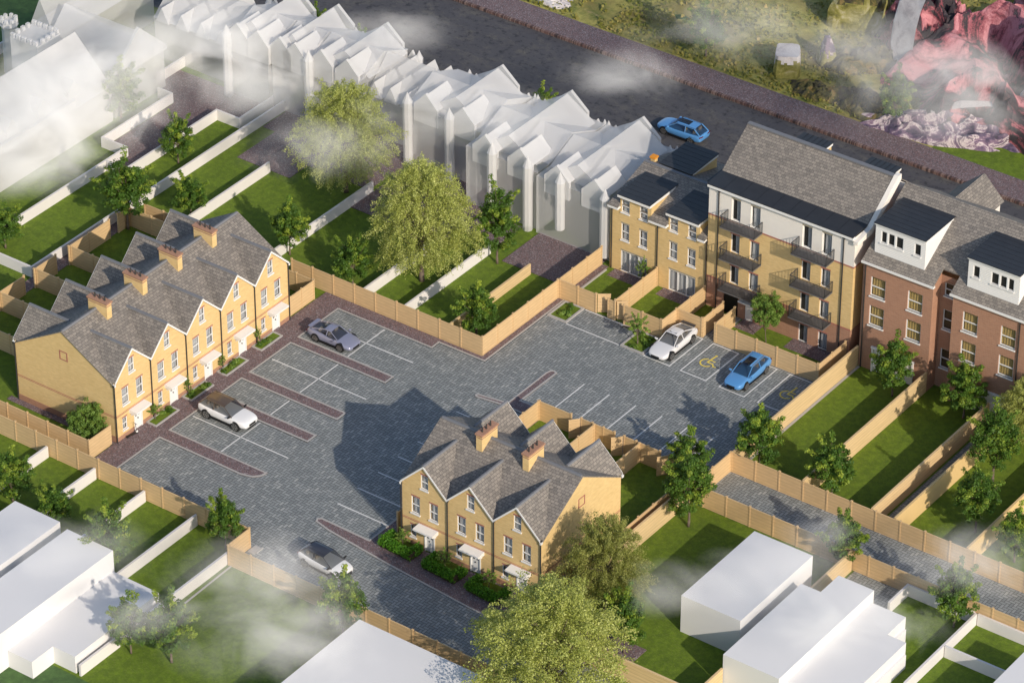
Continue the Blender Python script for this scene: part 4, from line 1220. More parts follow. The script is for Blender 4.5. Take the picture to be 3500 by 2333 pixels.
CARS = {
 'coupe': dict(wb=2.45, r=.345, B=[(-2.27, .62, .45, .70), (-2.15, .80, .34, .84), (-1.75, .93, .24, .91), (-1.2, .95, .2, .89), (-.5, .91, .18, .85), (.5, .90, .18, .83), (1.1, .92, .2, .81), (1.6, .90, .22, .73), (2.0, .80, .24, .61), (2.2, .62, .3, .5)],
               G=[(.9, .80, .74), (.12, 1.27, .56), (-.55, 1.25, .54), (-1.78, .92, .6)]),
 'suv': dict(wb=2.87, r=.39, B=[(-2.38, .80, .52, 1.0), (-2.27, .9, .38, 1.07), (-1.9, .95, .31, 1.09), (-1.0, .965, .28, 1.07), (.3, .965, .28, 1.04), (1.0, .965, .29, 1.02), (1.5, .96, .3, .99), (2.0, .9, .32, .94), (2.3, .8, .36, .85), (2.42, .66, .42, .72)],
             G=[(1.02, 1.0, .84), (.2, 1.6, .67), (-1.65, 1.62, .64), (-2.25, 1.07, .74)]),
 'hatch': dict(wb=2.65, r=.33, B=[(-2.12, .72, .5, .93), (-2.0, .84, .36, .99), (-1.6, .88, .28, .99), (-.8, .895, .24, .95), (.3, .895, .24, .93), (1.0, .895, .24, .92), (1.5, .88, .26, .87), (1.95, .8, .3, .77), (2.22, .62, .36, .64)],
               G=[(1.2, .9, .77), (.3, 1.48, .6), (-1.35, 1.5, .57), (-1.98, .98, .64)]),
 'saloon': dict(wb=2.95, r=.36, B=[(-2.5, .7, .45, .78), (-2.38, .86, .34, .9), (-2.0, .95, .26, .94), (-1.2, .97, .2, .92), (0, .955, .19, .89), (1.0, .955, .2, .87), (1.6, .95, .22, .82), (2.1, .86, .25, .73), (2.45, .66, .3, .58)],
                G=[(.92, .85, .76), (.1, 1.37, .59), (-.85, 1.37, .57), (-2.1, .94, .64)]),
 'estate': dict(wb=2.8, r=.34, B=[(-2.36, .74, .46, .9), (-2.25, .86, .34, .96), (-1.8, .905, .26, .96), (-1, .91, .22, .93), (.3, .91, .2, .9), (1.0, .91, .22, .89), (1.55, .9, .24, .84), (2.05, .82, .27, .75), (2.36, .64, .32, .62)],
                G=[(1.05, .87, .76), (.22, 1.41, .6), (-1.6, 1.42, .56), (-2.2, .95, .64)]),
}

def car(kind, name, label, paint, roofmat, loc, rz, group=None):
    K = CARS[kind]
    r = empty(name, label, 'car', loc, rz, group)
    wbh = K['wb'] / 2; R = K['r']
    m = MB(); loft(m, [(x, bsec(w, zb, zt)) for x, w, zb, zt in K['B']])
    body = m.build('body', paint, r, smooth=True)
    md = body.modifiers.new('round', 'SUBSURF'); md.levels = 1; md.render_levels = 2
    W = max(b[1] for b in K['B'])
    for x in (-wbh, wbh):
        for s in (-1, 1):
            m = MB(); m.tube((x, s * (W - .2), R + .02), (x, s * (W - .018), R + .02), R + .065, R + .065, 24); m.build('wheel_arch', 'black', r)
    m = MB(); m.box(-wbh + R + .1, -W + .03, K['B'][4][2] - .03, wbh - R - .1, W - .03, K['B'][4][2] + .05); m.build('side_sill', 'black', r)
    for x in (-wbh, wbh):
        for s in (-1, 1):
            wheel(r, x, s * (W + .005), R, s, None)
    (xa, za, wa), (xb, zb, wb_), (xc, zc, wc), (xd, zd, wd) = K['G']
    # cabin: glass shell, painted roof, pillars, seats
    m = MB()
    def gs(x, z0, w0, z1, w1):
        return (x, [(0, z0 - .02), (w0, z0 - .02), (w1, z1), (w1 * .6, z1 + .025), (0, z1 + .035)])
    xm = (xb + xc) / 2
    lerp = lambda a, b, t: a + (b - a) * t
    loft(m, [gs(xa, za, wa, za - .01, wa * .99), gs(xb, lerp(za, zd, .4), lerp(wa, .8, .5) + .02, zb, wb_), gs(xc, lerp(za, zd, .8), lerp(wa, wd, .6) + .04, zc, wc), gs(xd, zd, wd, zd, wd * .98)])
    gl = m.build('cabin_glass', 'carglass', r)
    m = MB()
    nseg = 5
    for i in range(nseg):
        t0, t1 = i / nseg, (i + 1) / nseg
        row = []
        for t in (t0, t1):
            x = lerp(xb + .03, xc - .03, t); z = lerp(zb, zc, t) + .012 + .03 * math.sin(t * math.pi); w = lerp(wb_, wc, t)
            row.append([(x, -w - .012, z - .03), (x, -w * .6, z + .03), (x, 0, z + .04), (x, w * .6, z + .03), (x, w + .012, z - .03)])
        for k in range(4):
            m.poly([row[0][k + 1], row[0][k], row[1][k], row[1][k + 1]], 1 if roofmat == 'pano' and k in (1, 2) and i < 3 else 0)
    rf = m.build('roof', [paint if roofmat == 'pano' else roofmat, 'carglass'], r, smooth=True)
    if roofmat != 'pano' and kind == 'saloon':
        m = MB(); m.box(xb - .62, -.34, zb + .052, xb - .12, .34, zb + .066); m.build('sunroof', 'carglass', rf)
    m = MB(); pm = paint if roofmat == 'pano' else roofmat
    for s in (-1, 1):
        m.tube((xa + .02, s * wa * .97, za - .02), (xb, s * wb_, zb), .034, .03, 6); m.tube((xb, s * wb_, zb), (xc, s * wc, zc), .03, .03, 6)
        m.tube((xc, s * wc, zc), (xd, s * wd, zd), .045, .06, 6)
        m.tube((xm, s * (lerp(wb_, wc, .5) + .01), zb), (xm - .05, s * (lerp(wa, wd, .5) + .05), lerp(za, zd, .5)), .035, .04, 6)
    m.build('pillar', pm, r)
    m = MB()
    for x in (xm + .35, xm - .55):
        for s in (-1, 1):
            m.box(x - .25, s * .4 - .22, za - .35, x + .25, s * .4 + .22, za - .1); m.box(x - .34, s * .4 - .2, za - .1, x - .22, s * .4 + .2, za + .33)
    m.build('seat', 'seat', r)
    # lamps, grille, mirrors, bumper
    xf = K['B'][-1][0]; zf = K['B'][-1][3]; xr = K['B'][0][0]; zr = K['B'][0][3]
    for s in (-1, 1):
        m = MB(); m.extr([(xf - .12, s * .36, zf - .06), (xf - .42, s * .78, zf + .0), (xf - .5, s * .76, zf + .085), (xf - .16, s * .36, zf + .035)], (.06, 0, 0.01)); m.build('headlight', 'lamp', r)
        m = MB(); m.extr([(xr + .02, s * .35, zr - .1), (xr + .1, s * .8, zr - .08), (xr + .1, s * .8, zr + .02), (xr + .02, s * .35, zr - .01)], (-.05, 0, 0)); m.build('tail_light', 'taillamp', r)
        m = MB(); m.tube((xa - .12, s * (W - .06), za + .06), (xa - .12, s * (W + .16), za + .1), .09, .07, 8); m.build('wing_mirror', 'black' if kind == 'hatch' or kind == 'suv' else paint, r)
    m = MB(); m.box(xf - .08, -.36, zf - .2, xf + .018, .36, zf - .03); m.build('grille', 'black', r)
    m = MB(); m.extr([(xf - .1, -.5, .3), (xf - .03, -.4, .3), (xf + .012, 0, .3), (xf - .03, .4, .3), (xf - .1, .5, .3)], (0, 0, .06)); m.build('lower_grille', 'black', r)
    if kind in ('coupe', 'saloon'):
        m = MB(); z = 1.0 if kind == 'coupe' else 1.08
        m.extr([(xr + .1, -.62, z), (xr + .42, -.66, z + .01), (xr + .42, .66, z + .01), (xr + .1, .62, z)], (0, 0, .04)); m.box(xr + .22, -.5, z - .2, xr + .27, -.46, z); m.box(xr + .22, .46, z - .2, xr + .27, .5, z)
        m.build('rear_spoiler', paint if kind == 'coupe' else 'rail', r)
    if kind == 'estate':
        for s in (-1, 1):
            m = MB(); m.tube((xb - .1, s * (wb_ - .02), zb + .05), (xc, s * (wc - .02), zc + .06), .018, n=6); m.build('roof_rail', 'alloy', r)
    return r
M['p_purple'] = mat_paint('purple_grey_paint', (0.27, 0.28, 0.38), 0.25)
M['p_white'] = mat_paint('white_car_paint', (0.78, 0.78, 0.78))
M['p_silver'] = mat_paint('silver_white_paint', (0.72, 0.715, 0.72), 0.05)
M['p_blue'] = mat_paint('sky_blue_paint', (0.10, 0.30, 0.62), 0.1)
M['p_brown'] = mat_paint('bronze_roof_paint', (0.12, 0.085, 0.06), 0.3)
M['p_black'] = mat_paint('black_roof_paint', (0.02, 0.02, 0.03))
car('coupe', 'sports_coupe', 'purple grey sports coupe parked near the far end house', 'p_purple', 'p_purple', (-11.35, -8.35, .02), 0)
car('suv', 'suv', 'white SUV with brown glass roof parked in front of the terrace planters', 'p_white', 'p_brown', (-11.35, -21.6, .02), 0)
car('hatch', 'hatchback', 'white hatchback with black roof driving along the lane fence', 'p_white', 'p_black', (6.5, -32.05, .02), math.radians(-3))
car('saloon', 'four_door_coupe', 'silver white four door coupe with rear wing, backed up to the fence', 'p_silver', 'p_silver', (10.8, 6.75, .02), -math.pi / 2)
car('estate', 'estate_car', 'sky blue estate car parked between the two wheelchair bays', 'p_blue', 'pano', (17.9, 6.7, .02), -math.pi / 2, 'sky blue estate cars')
car('estate', 'estate_car', 'sky blue estate car on the dark road behind the dormer house roof', 'p_blue', 'pano', (-6.85, 34.2, .007), math.pi - .02, 'sky blue estate cars')

def scooter(label, x, y, rz):
    r = empty('kick_scooter', label, 'scooter', (x, y, .066), rz, 'electric kick scooters')
    m = MB(); m.box(-.42, -.075, .1, .36, .075, .14); m.build('deck', 'black', r)
    m = MB(); m.tube((.40, 0, .16), (.3, 0, .98), .022, n=8); m.tube((.3, -.22, .98), (.3, .22, .98), .018, n=8); m.build('handlebar', 'pipe', r)
    for x_ in (-.5, .42):
        m = MB(); m.tube((x_, -.03, .1), (x_, .03, .1), .1, n=14); m.build('wheel', 'rubber', r)
    m = MB(); m.box(.33, -.05, .12, .5, .05, .26); m.build('fork', 'white', r)
scooter('black and white kick scooter leaning near the end house door', -15.85, -27.65, math.radians(80))
scooter('small black kick scooter beside the planter tree and garden fence', 6.35, 6.85, math.radians(190))

# ------------------------------------------------------------------ trees and shrubs
def leaf_mesh(name, mat, leaves):
    vs = []; fs = []; tint = []
    for (p, nrm, up, s, t) in leaves:
        o = len(vs)
        a = nrm.cross(up)
        if a.length < 1e-4: a = nrm.orthogonal()
        a.normalize(); b = nrm.cross(a)
        vs += [p - a * s * .5, p - b * s * .62, p + a * s * .5, p + b * s * .62]
        fs.append((o, o + 1, o + 2, o + 3)); tint.append(t)
    me = bpy.data.meshes.new(name)
    me.from_pydata([tuple(v) for v in vs], [], fs)
    at = me.attributes.new('tint', 'FLOAT', 'FACE')
    at.data.foreach_set('value', tint)
    me.materials.append(M[mat])
    me.update()
    return me

def rvec(rnd):
    while True:
        v = Vector((rnd.uniform(-1, 1), rnd.uniform(-1, 1), rnd.uniform(-1, 1)))
        if .05 < v.length < 1: return v.normalized()

def clump(leaves, rnd, c, r, n, s, t, flat=.8, centre=None):
    for _ in range(n):
        d = rvec(rnd)
        p = c + Vector((d.x, d.y, d.z * flat)) * r * (rnd.random() ** .45)
        nrm = (d * .7 + rvec(rnd) * .7 + Vector((0, 0, .55))).normalized()
        leaves.append((p, nrm, rvec(rnd), s * rnd.uniform(.6, 1.35), min(1, max(0, t + rnd.uniform(-.17, .17)))))

def trunk_mesh(name, limbs, r0, h0, rnd):
    m = MB(); p = Vector((0, 0, 0)); n = 6; r = r0
    pts = [p]
    for k in range(n):
        q = p + Vector((rnd.uniform(-.05, .05), rnd.uniform(-.05, .05), h0 / n))
        m.tube(p, q, r, r * .86, 8, cap=(k == 0)); p = q; r *= .86; pts.append(p)
    for c in limbs:
        b = pts[rnd.choice((3, 4, 5, 6))]
        mid = b.lerp(c, .5) + Vector((rnd.uniform(-.12, .12), rnd.uniform(-.12, .12), .12))
        m.tube(b, mid, r * .75, r * .45, 6, cap=False); m.tube(mid, c, r * .45, r * .14, 5)
    o = m.build(name, 'bark', smooth=True)
    me = o.data; bpy.data.objects.remove(o)
    return me

def maple(seed, h=5.2, w=3.9, ncl=96, lpc=95, ls=.128, mat='leaf', tall=False):
    rnd = random.Random(seed); lv = []; limbs = []
    zc, rz, rx = h * .57, h * .37, w * .42
    for k in range(ncl):
        d = rvec(rnd)
        q = rnd.random() ** .42
        # crown narrows upwards
        p = Vector((d.x * rx * q, d.y * rx * q, zc + d.z * rz * q))
        f = (p.z - h * .2) / (h * .8)
        sq = 1.16 - .62 * max(0, f - .25) / .75
        p.x *= sq; p.y *= sq
        if p.z < h * .24: p.z = h * .24 + rnd.random() * .3
        t = .18 + .34 * rnd.random() + (.34 if rnd.random() < .26 else 0)
        clump(lv, rnd, p, rnd.uniform(.26, .46) * w / 3.9, lpc, ls, t)
        if k < 14: limbs.append(p)
    for k in range(9):          # leaders that break the outline
        a = rnd.uniform(0, 6.28); e = rnd.uniform(-.1, 1.0) if k else 1.45
        d = Vector((math.cos(a) * math.cos(e), math.sin(a) * math.cos(e), math.sin(e)))
        b = Vector((0, 0, zc + .25 * rz * math.sin(e)))
        L = rx * rnd.uniform(1.12, 1.32) if k and e < .8 else rz * rnd.uniform(.98, 1.2)
        for q in (.72, .88, 1.02):
            clump(lv, rnd, b + d * L * q, .25 * w / 3.9 * (1.25 - .5 * q + .2), int(lpc * .5), ls * .95, .55 + .35 * rnd.random())
        limbs.append(b + d * L * .95)
    return leaf_mesh('crown', mat, lv), trunk_mesh('trunk', limbs, .055 * h / 5.2 + .045, h * .5, rnd)

def willow(seed, h=10.6, w=8.2, ncl=900, lpc=88):
    rnd = random.Random(seed); lv = []; limbs = []
    zc, rz, rx = h * .56, h * .43, w * .44
    for k in range(ncl):
        d = rvec(rnd); q = rnd.random() ** .38
        p = Vector((d.x * rx * q, d.y * rx * q, zc + d.z * rz * q))
        lump = 1 + .34 * mn.noise((d.x * 1.7 + seed * 5, d.y * 1.7, d.z * 1.7))
        p.x *= lump; p.y *= lump; p.z = zc + (p.z - zc) * (1 + .5 * (lump - 1))
        f = (p.z - h * .15) / (h * .85); sq = 1.15 - .6 * max(0, f - .3) / .7
        p.x *= sq; p.y *= sq
        if p.z < h * .16: p.z = h * .16 + rnd.random() * .6
        t = .35 + .35 * rnd.random()
        out = Vector((p.x, p.y, .3 * (p.z - zc))).normalized() if p.length > .1 else rvec(rnd)
        # a spray: leaves strung along a thin arching twig
        L = rnd.uniform(.8, 1.7)
        for i in range(lpc):
            u = rnd.random()
            c = p + out * L * u * .75 + Vector((0, 0, L * (.35 * u - .55 * u * u))) + rvec(rnd) * (.4 - .2 * u) * rnd.random() ** .5
            lv.append((c, (rvec(rnd) + Vector((0, 0, .6))).normalized(), rvec(rnd), .088 * rnd.uniform(.55, 1.3), min(1, max(0, t + rnd.uniform(-.35, .4)))))
        if k < 40: limbs.append(p)
    for k in range(16):
        a = rnd.uniform(0, 6.28); e = rnd.uniform(.4, 1.5)
        d = Vector((math.cos(a) * math.cos(e), math.sin(a) * math.cos(e), math.sin(e)))
        b = Vector((0, 0, zc))
        L = rx * rz / math.hypot(rz * math.cos(e), rx * math.sin(e)) * rnd.uniform(.98, 1.16)
        for q in (.8, .92, 1.0):
            clump(lv, rnd, b + d * L * q, .42, 46, .09, .6)
    return leaf_mesh('crown', 'leafpale', lv), trunk_mesh('trunk', limbs, .24, h * .48, rnd)

MAPLES = [maple(s) for s in (11, 23, 37, 41, 59)]
TALLS = [maple(s, 7.2, 4.2, 135, 95) for s in (7, 19)]
BUSHES = [maple(s, 2.8, 2.0, 26, 46, .1, 'leafbush') for s in (3, 5)]
def round_bush(seed, h, w, low, ncl, lpc, ls):
    rnd = random.Random(seed); lv = []; limbs = []
    for k in range(ncl):
        d = rvec(rnd); q = rnd.random() ** .4
        zc, rz = (h + low) / 2, (h - low) / 2
        lump = 1 + .25 * mn.noise(d * 1.9 + Vector((seed, 0, 0)))
        p = Vector((d.x * w * .46 * q * lump, d.y * w * .46 * q * lump, zc + d.z * rz * .9 * q * lump))
        clump(lv, rnd, p, .26, lpc, ls, .25 + .4 * rnd.random())
        if k < 14: limbs.append(p)
    return leaf_mesh('crown', 'leafbush', lv), trunk_mesh('trunk', limbs, .05, max(.5, low + .6), rnd)
ROUNDB = [round_bush(13, 3.6, 3.3, .3, 170, 70, .095)]
ROUNDT = [round_bush(17, 4.8, 2.9, 1.5, 120, 70, .1)]
WILLOWS = [willow(2), willow(8)]

def tree(name, label, meshes, loc, sxy, sz, rz, cat='tree', group=None, leafmat=None):
    r = empty(name, label, cat, loc, rz, group)
    r.scale = (sxy, sxy, sz)
    for me, nm in zip(meshes, ('crown', 'trunk')):
        o = bpy.data.objects.new(nm, me); COL.objects.link(o); o.parent = r
    return r
GT = 'broad leaved garden trees'
TREES = [  # label, x, y, height, width, variant
 ('tall green tree in front of the translucent house at the far left', -47.6, 7.9, 5.4, 4.5, 0),
 ('small spiky tree between the dark drive and a white wall', -38.8, 5.1, 4.7, 3.4, 1),
 ('full dark tree in the corner of the terrace back gardens', -35.5, -5.3, 7.0, 5.0, 'T0'),
 ('low tree hidden behind the far terrace ridge', -32.4, -0.9, 4.0, 3.4, 2),
 ('tree at the left edge by the white wall corner', -41.7, -13.5, 4.2, 3.6, 3),
 ('dark tree directly behind the far gable of the five house terrace', -22.2, -0.5, 5.2, 3.4, 4),
 ('small tree just behind the car park fence, left of the white walls', -15.2, -1.1, 4.5, 3.5, 1),
 ('tall slim dark tree at the turret of the translucent villas', -7.7, 8.5, 7.5, 4.0, 'T1'),
 ('tree behind the fence corner of the car park', -2.8, -1.0, 4.8, 3.8, 0),
 ('tree at the near end of the first right lawn, over the board fence', 25.3, -2.8, 5.5, 4.2, 2),
 ('tree at the near end of the second right lawn', 31.7, -2.7, 5.4, 3.9, 3),
 ('tree against the red brick wall, hiding the white patio door', 28.4, 11.3, 5.4, 3.7, 4),
 ('tree against the second red brick wing', 34.4, 12.0, 5.0, 4.2, 1),
 ('tall dark tree over the narrow paved strip', 40.6, 5.9, 7.4, 4.3, 'T0'),
 ('tree behind the back gate of the three house terrace', 21.8, -7.1, 4.3, 3.5, 3),
 ('tall full tree at the corner of lane fence and big lawn', 25.1, -12.1, 6.7, 4.2, 'T1'),
 ('dark tree peeping out beside the big willowy tree', 29.9, -27.4, 5.4, 3.5, 2),
 ('dark tree on the lawn right of the peach wall', 42.7, -0.1, 6.0, 3.7, 'T0'),
 ('tree cut by the right edge above the alley fence', 46.9, -1.6, 4.9, 3.4, 0),
 ('misty tree over the lower alley fence by the lone white box', 37.0, -9.6, 4.8, 3.5, 4),
 ('misty tree on the walled plot at the lower right', 47.3, -10.9, 5.5, 3.6, 1),
 ('tree at the corner where the lane fence steps down', -0.9, -34.6, 4.7, 3.1, 2),
 ('misty tree in front of the white hatchback', 12.3, -37.4, 5.6, 3.8, 0),
 ('left tree of the touching pair on the lower left lawn', 1.5, -48.1, 5.0, 3.3, 3),
 ('right tree of the touching pair on the lower left lawn', 4.5, -47.2, 6.1, 4.0, 4),
 ('tree over the corner of the lower left white building', -6.0, -41.6, 5.7, 4.0, 1),
 ('pale tree beside the white wall at the lower left', -12.7, -40.2, 3.9, 3.2, 2),
 ('tree cut by the left edge above the white buildings', -17.6, -39.4, 4.6, 3.9, 0),
 ('misty tree alone on the field beyond the pavement', -12.5, 46.2, 5.6, 3.7, 3),
 ('tree in front of the pink collapsed canvas', 7.1, 46.0, 5.4, 3.3, 4),
 ('left of three trees poking over the villas from the road', -41.3, 26.7, 4.7, 2.7, 1),
 ('middle of three trees poking over the villas from the road', -36.5, 27.0, 4.1, 2.7, 2),
 ('right of three trees poking over the villas from the road', -16.9, 27.4, 4.5, 2.9, 0),
]
for i, (lb, x, y, h, w, v) in enumerate(TREES):
    if isinstance(v, str):
        ms, H, Wd = TALLS[int(v[1])], 7.2, 4.2
    else:
        ms, H, Wd = MAPLES[v], 5.2, 3.9
    z = .24 if y > 44 else 0
    tree('broadleaf_tree', lb, ms, (x, y, z), w / Wd, h / H, i * 1.37, group=GT)
GW = 'big yellow green willowy trees'
tree('willowy_tree', 'big willowy tree in the mist, farther left of the pair by the villas', WILLOWS[0], (-24.5, 9.9, 0), 1.0, 1.0, .4, group=GW)
tree('willowy_tree', 'big sunlit willowy tree over two white walls, behind the car park fence', WILLOWS[1], (-11.1, 2.8, 0), 1.0, 1.05, 2.0, group=GW)
OLIVE = (WILLOWS[0][0].copy(), WILLOWS[0][1])
OLIVE[0].materials.clear(); OLIVE[0].materials.append(M['leafolive'])
tree('willowy_tree', 'round olive willowy tree beside the blank gable of the three house terrace', OLIVE, (26.2, -24.5, 0), .76, .79, 3.3, group=GW)
tree('willowy_tree', 'biggest willowy tree, at the bottom edge over the lane', WILLOWS[1], (29.9, -36.5, 0), 1.32, 1.08, 4.4, group=GW)
tree('willowy_tree', 'willowy tree cut by the right edge in front of the red brick block', WILLOWS[0], (40.2, 11.9, 0), .62, .58, 1.2, group=GW)
GS = 'shrubs and bushes'
tree('bush', 'round bush behind the short sunlit fence at the end house', ROUNDB[0], (-18.1, -30.4, 0), 1.0, 1.02, .3, 'bush', GS)
tree('small_tree', 'young round tree with thin trunk in the garden of the flats', ROUNDT[0], (16.4, 11.7, 0), 1, 1, .9, group=GS)
tree('small_tree', 'multi stemmed small tree in the planted bed by the silver coupe', BUSHES[0], (8.3, 5.5, .1), .95, 1.0, .2, group=GS)
tree('bush', 'slim light green sapling against the french window', BUSHES[1], (3.75, 12.9, .05), .6, .85, 1.1, 'bush', GS)
for i, (x, y, l) in enumerate(((-15.85, -25.0, 'round shrub in the nearest terrace planter'), (-15.95, -20.9, 'upright light green shrub in the second terrace planter'), (-15.95, -16.75, 'upright light green shrub in the third terrace planter'), (-15.95, -12.3, 'upright light green shrub in the far terrace planter'))):
    tree('shrub', l, BUSHES[i % 2], (x, y, .08), (.62, .36, .36, .34)[i], (.52, .55, .55, .55)[i], i, 'shrub', GS)
for i, (x, y, l) in enumerate(((9.55, -26.75, 'light green shrub inside the first clipped hedge'), (13.6, -26.95, 'dull green shrub inside the second clipped hedge'), (17.65, -27.0, 'light green shrub inside the third clipped hedge'))):
    tree('shrub', l, BUSHES[i % 2], (x, y, .05), .62, .6, i * 2, 'shrub', GS)
tree('shrub', 'small plant in the back garden behind the second house roof', BUSHES[0], (-30.5, -17.8, 0), .4, .4, 1, 'shrub', GS)
tree('shrub', 'small plant in the back garden behind the third house roof', BUSHES[1], (-29.2, -13.2, 0), .45, .5, 2, 'shrub', GS)

def bed(label, x0, y0, x1, y1, plants, seed, w=.14):
    r = empty('planter', label, 'planter', (x0, y0, 0), 0, 'kerbed planting beds')
    X, Y = x1 - x0, y1 - y0
    m = MB()
    m.box(0, 0, 0.01, X, w, .15); m.box(0, Y - w, 0.01, X, Y, .15); m.box(0, w, 0.01, w, Y - w, .15); m.box(X - w, w, 0.01, X, Y - w, .15)
    m.build('edging', 'kerb', r)
    m = MB(); m.box(w, w, 0.01, X - w, Y - w, .1); m.build('turf', 'grass', r)
    rnd = random.Random(seed); 
    for k in range(plants):
        lv = []; c = Vector((rnd.uniform(.28, X - .28), rnd.uniform(.28, Y - .28), .26))
        clump(lv, rnd, c, .24, 60, .12, .3 + .3 * (k % 2)); clump(lv, rnd, c + Vector((0, .2, -.06)), .18, 40, .11, .5)
        o = bpy.data.objects.new('plant', leaf_mesh('plant', 'leafbush' if k % 2 else 'leaf', lv)); COL.objects.link(o); o.parent = r
bed('kerbed planter under the nearest drainpipe of the terrace', -16.15, -25.75, -15.1, -22.95, 4, 1)
bed('kerbed planter by the second terrace canopy, shadow of the white SUV on its corner', -16.15, -21.5, -15.1, -18.75, 4, 2)
bed('kerbed planter by the third terrace canopy', -16.15, -17.25, -15.1, -14.5, 4, 3)
bed('kerbed planter nearest the purple grey coupe', -16.15, -12.9, -15.1, -10.2, 4, 4)
bed('kerbed planted bed in the car park corner, no tree in it', .1, 4.6, 2.0, 7.15, 8, 5, .18)
bed('kerbed planted bed with the small tree beside the silver coupe', 7.3, 4.5, 9.5, 7.15, 8, 6, .18)

def hedge(label, ox, oy, seed):
    """clipped U-shaped hedge: front run with two short returns"""
    rnd = random.Random(seed); lv = []
    segs = [((0, 0), (3.0, 0)), ((0.28, .3), (.28, 1.15)), ((2.85, .3), (2.85, 1.15))]
    for (x0, y0), (x1, y1) in segs:
        L = math.hypot(x1 - x0, y1 - y0)
        for _ in range(int(L * 1000)):
            t = rnd.random(); x = x0 + (x1 - x0) * t; y = y0 + (y1 - y0) * t
            a = rnd.uniform(0, 6.28); q = rnd.random() ** .3
            dx, dz = math.cos(a) * .4 * q, math.sin(a) * .42 * q
            p = Vector((x + (dx if x0 == x1 else rnd.uniform(-.1, .1)), y + (dx if y0 == y1 else rnd.uniform(-.1, .1)), 5e-1 + dz + rnd.uniform(-.05, .07)))
            lv.append((p, (rvec(rnd) + Vector((0, 0, .7))).normalized(), rvec(rnd), .115 * rnd.uniform(.6, 1.3), rnd.uniform(.1, .75)))
    r = empty('hedge', label, 'hedge', (ox, oy, .05), math.radians(-4), 'clipped front garden hedges')
    o = bpy.data.objects.new('foliage', leaf_mesh('foliage', 'leafhedge', lv)); COL.objects.link(o); o.parent = r
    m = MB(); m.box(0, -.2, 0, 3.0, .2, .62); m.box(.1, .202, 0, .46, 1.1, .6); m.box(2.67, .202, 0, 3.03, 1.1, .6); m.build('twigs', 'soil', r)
    m = MB(); m.box(.47, .205, .0, 2.66, 1.75, .06); m.build('bed', 'grass', r)
hedge('clipped hedge of the front garden nearest the parking bays', 8.05, -27.45, 1)
hedge('clipped hedge of the middle front garden', 12.3, -27.75, 2)
hedge('clipped hedge of the right front garden, touching the willowy tree', 16.45, -28.0, 3)
# ------------------------------------------------------------------ the torn canvas heap and rubble beyond the pavement
def mat_canvas(name, stops, sc=.35, rough=.7, seed=0.0):
    t = NT(name); p = t.map(t.pos(), (1, 1, 1), (0, 0, 0), (seed, seed * .7, 0))
    wv = t.n('TexNoise', {'Vector': p, 'Scale': sc, 'Detail': 6.0, 'Roughness': .62, 'Distortion': 1.8}).outputs['Fac']
    fine = t.n('TexNoise', {'Vector': t.map(p, (1, 1, .5)), 'Scale': 3.5, 'Detail': 4.0, 'Roughness': .7, 'Distortion': 2.5}).outputs['Fac']
    c = t.ramp(t.m_('ADD', t.m_('MULTIPLY', wv, .85), t.m_('MULTIPLY', fine, .15)), stops)
    return t.done(t.bsdf(c, rough, fine, .6, .1))
M['pink'] = mat_canvas('torn_pink_canvas', [(.3, (.3, .1, .12)), (.36, (.04, .03, .035)), (.45, (.025, .02, .026)), (.49, (.3, .08, .1)), (.55, (.58, .25, .27)), (.6, (.5, .19, .22)), (.63, (.04, .03, .035)), (.7, (.5, .42, .42))], .17)
M['purple'] = mat_canvas('purple_white_canvas', [(.3, (.02, .015, .03)), (.42, (.07, .05, .1)), (.5, (.2, .13, .19)), (.56, (.6, .52, .52)), (.62, (.1, .07, .11)), (.75, (.5, .4, .4))], .5, seed=7)
M['debris'] = mat_canvas('dark_debris', [(.3, (.012, .012, .01)), (.45, (.04, .035, .02)), (.54, (.09, .085, .02)), (.6, (.22, .15, .05)), (.68, (.03, .03, .025)), (.8, (.45, .42, .45))], .5, seed=3)
M['mossy'] = mat_canvas('mossy_stone', [(.3, (.06, .055, .02)), (.46, (.2, .19, .04)), (.56, (.32, .29, .1)), (.7, (.5, .46, .35))], .6, seed=11)
M['whitecloth'] = mat_canvas('dirty_white_cloth', [(.3, (.3, .26, .27)), (.5, (.62, .57, .55)), (.7, (.74, .7, .68))], .4, seed=5)

def heap(name, label, cat, cx, cy, rx, ry, h, mat, seed, rough=.5, n=56, rz=0.0, power=1.0, fold=1.0):
    m = MB(); vs = []; fs = []
    for j in range(n + 1):
        for i in range(n + 1):
            u, v = 2 * i / n - 1, 2 * j / n - 1
            r = math.hypot(u, v)
            k = max(0.0, 1 - r ** 2) ** power
            w = 1 + .28 * mn.noise((u * 2.1 + seed, v * 2.1, seed))
            q = Vector((u * 2.6 + seed, v * 2.6, seed * .3))
            rid = 1 - abs(mn.noise(q)) * 2 * fold
            fn = mn.noise(q * 3.1)
            x, y = u * rx * w, v * ry * w
            vs.append((x, y, h * k * (.55 + .45 * rid) + rough * k * fn - (.3 if r > 1 else 0)))
    for j in range(n):
        for i in range(n):
            a = j * (n + 1) + i; fs.append((a, a + 1, a + n + 2, a + n + 1))
    m.add(vs, fs)
    o = m.build(name, mat, smooth=False, loc=(cx, cy, .2)); o.rotation_euler = (0, 0, rz)
    return tag(o, label, cat)
heap('canvas_heap', 'huge collapsed heap of torn pink and black canvas beyond the pavement', 'canvas heap', 15.5, 59.5, 14.0, 12.0, 6.4, 'pink', 2.2, 1.1, 46, rz=.3, power=.55, fold=1.5)
heap('canvas_heap', 'rounded pink canvas mound behind the tall white strip', 'canvas heap', 1.8, 60.5, 4.4, 4.2, 5.2, 'pink', 4.6, .8, 26, power=.55, fold=1.2)
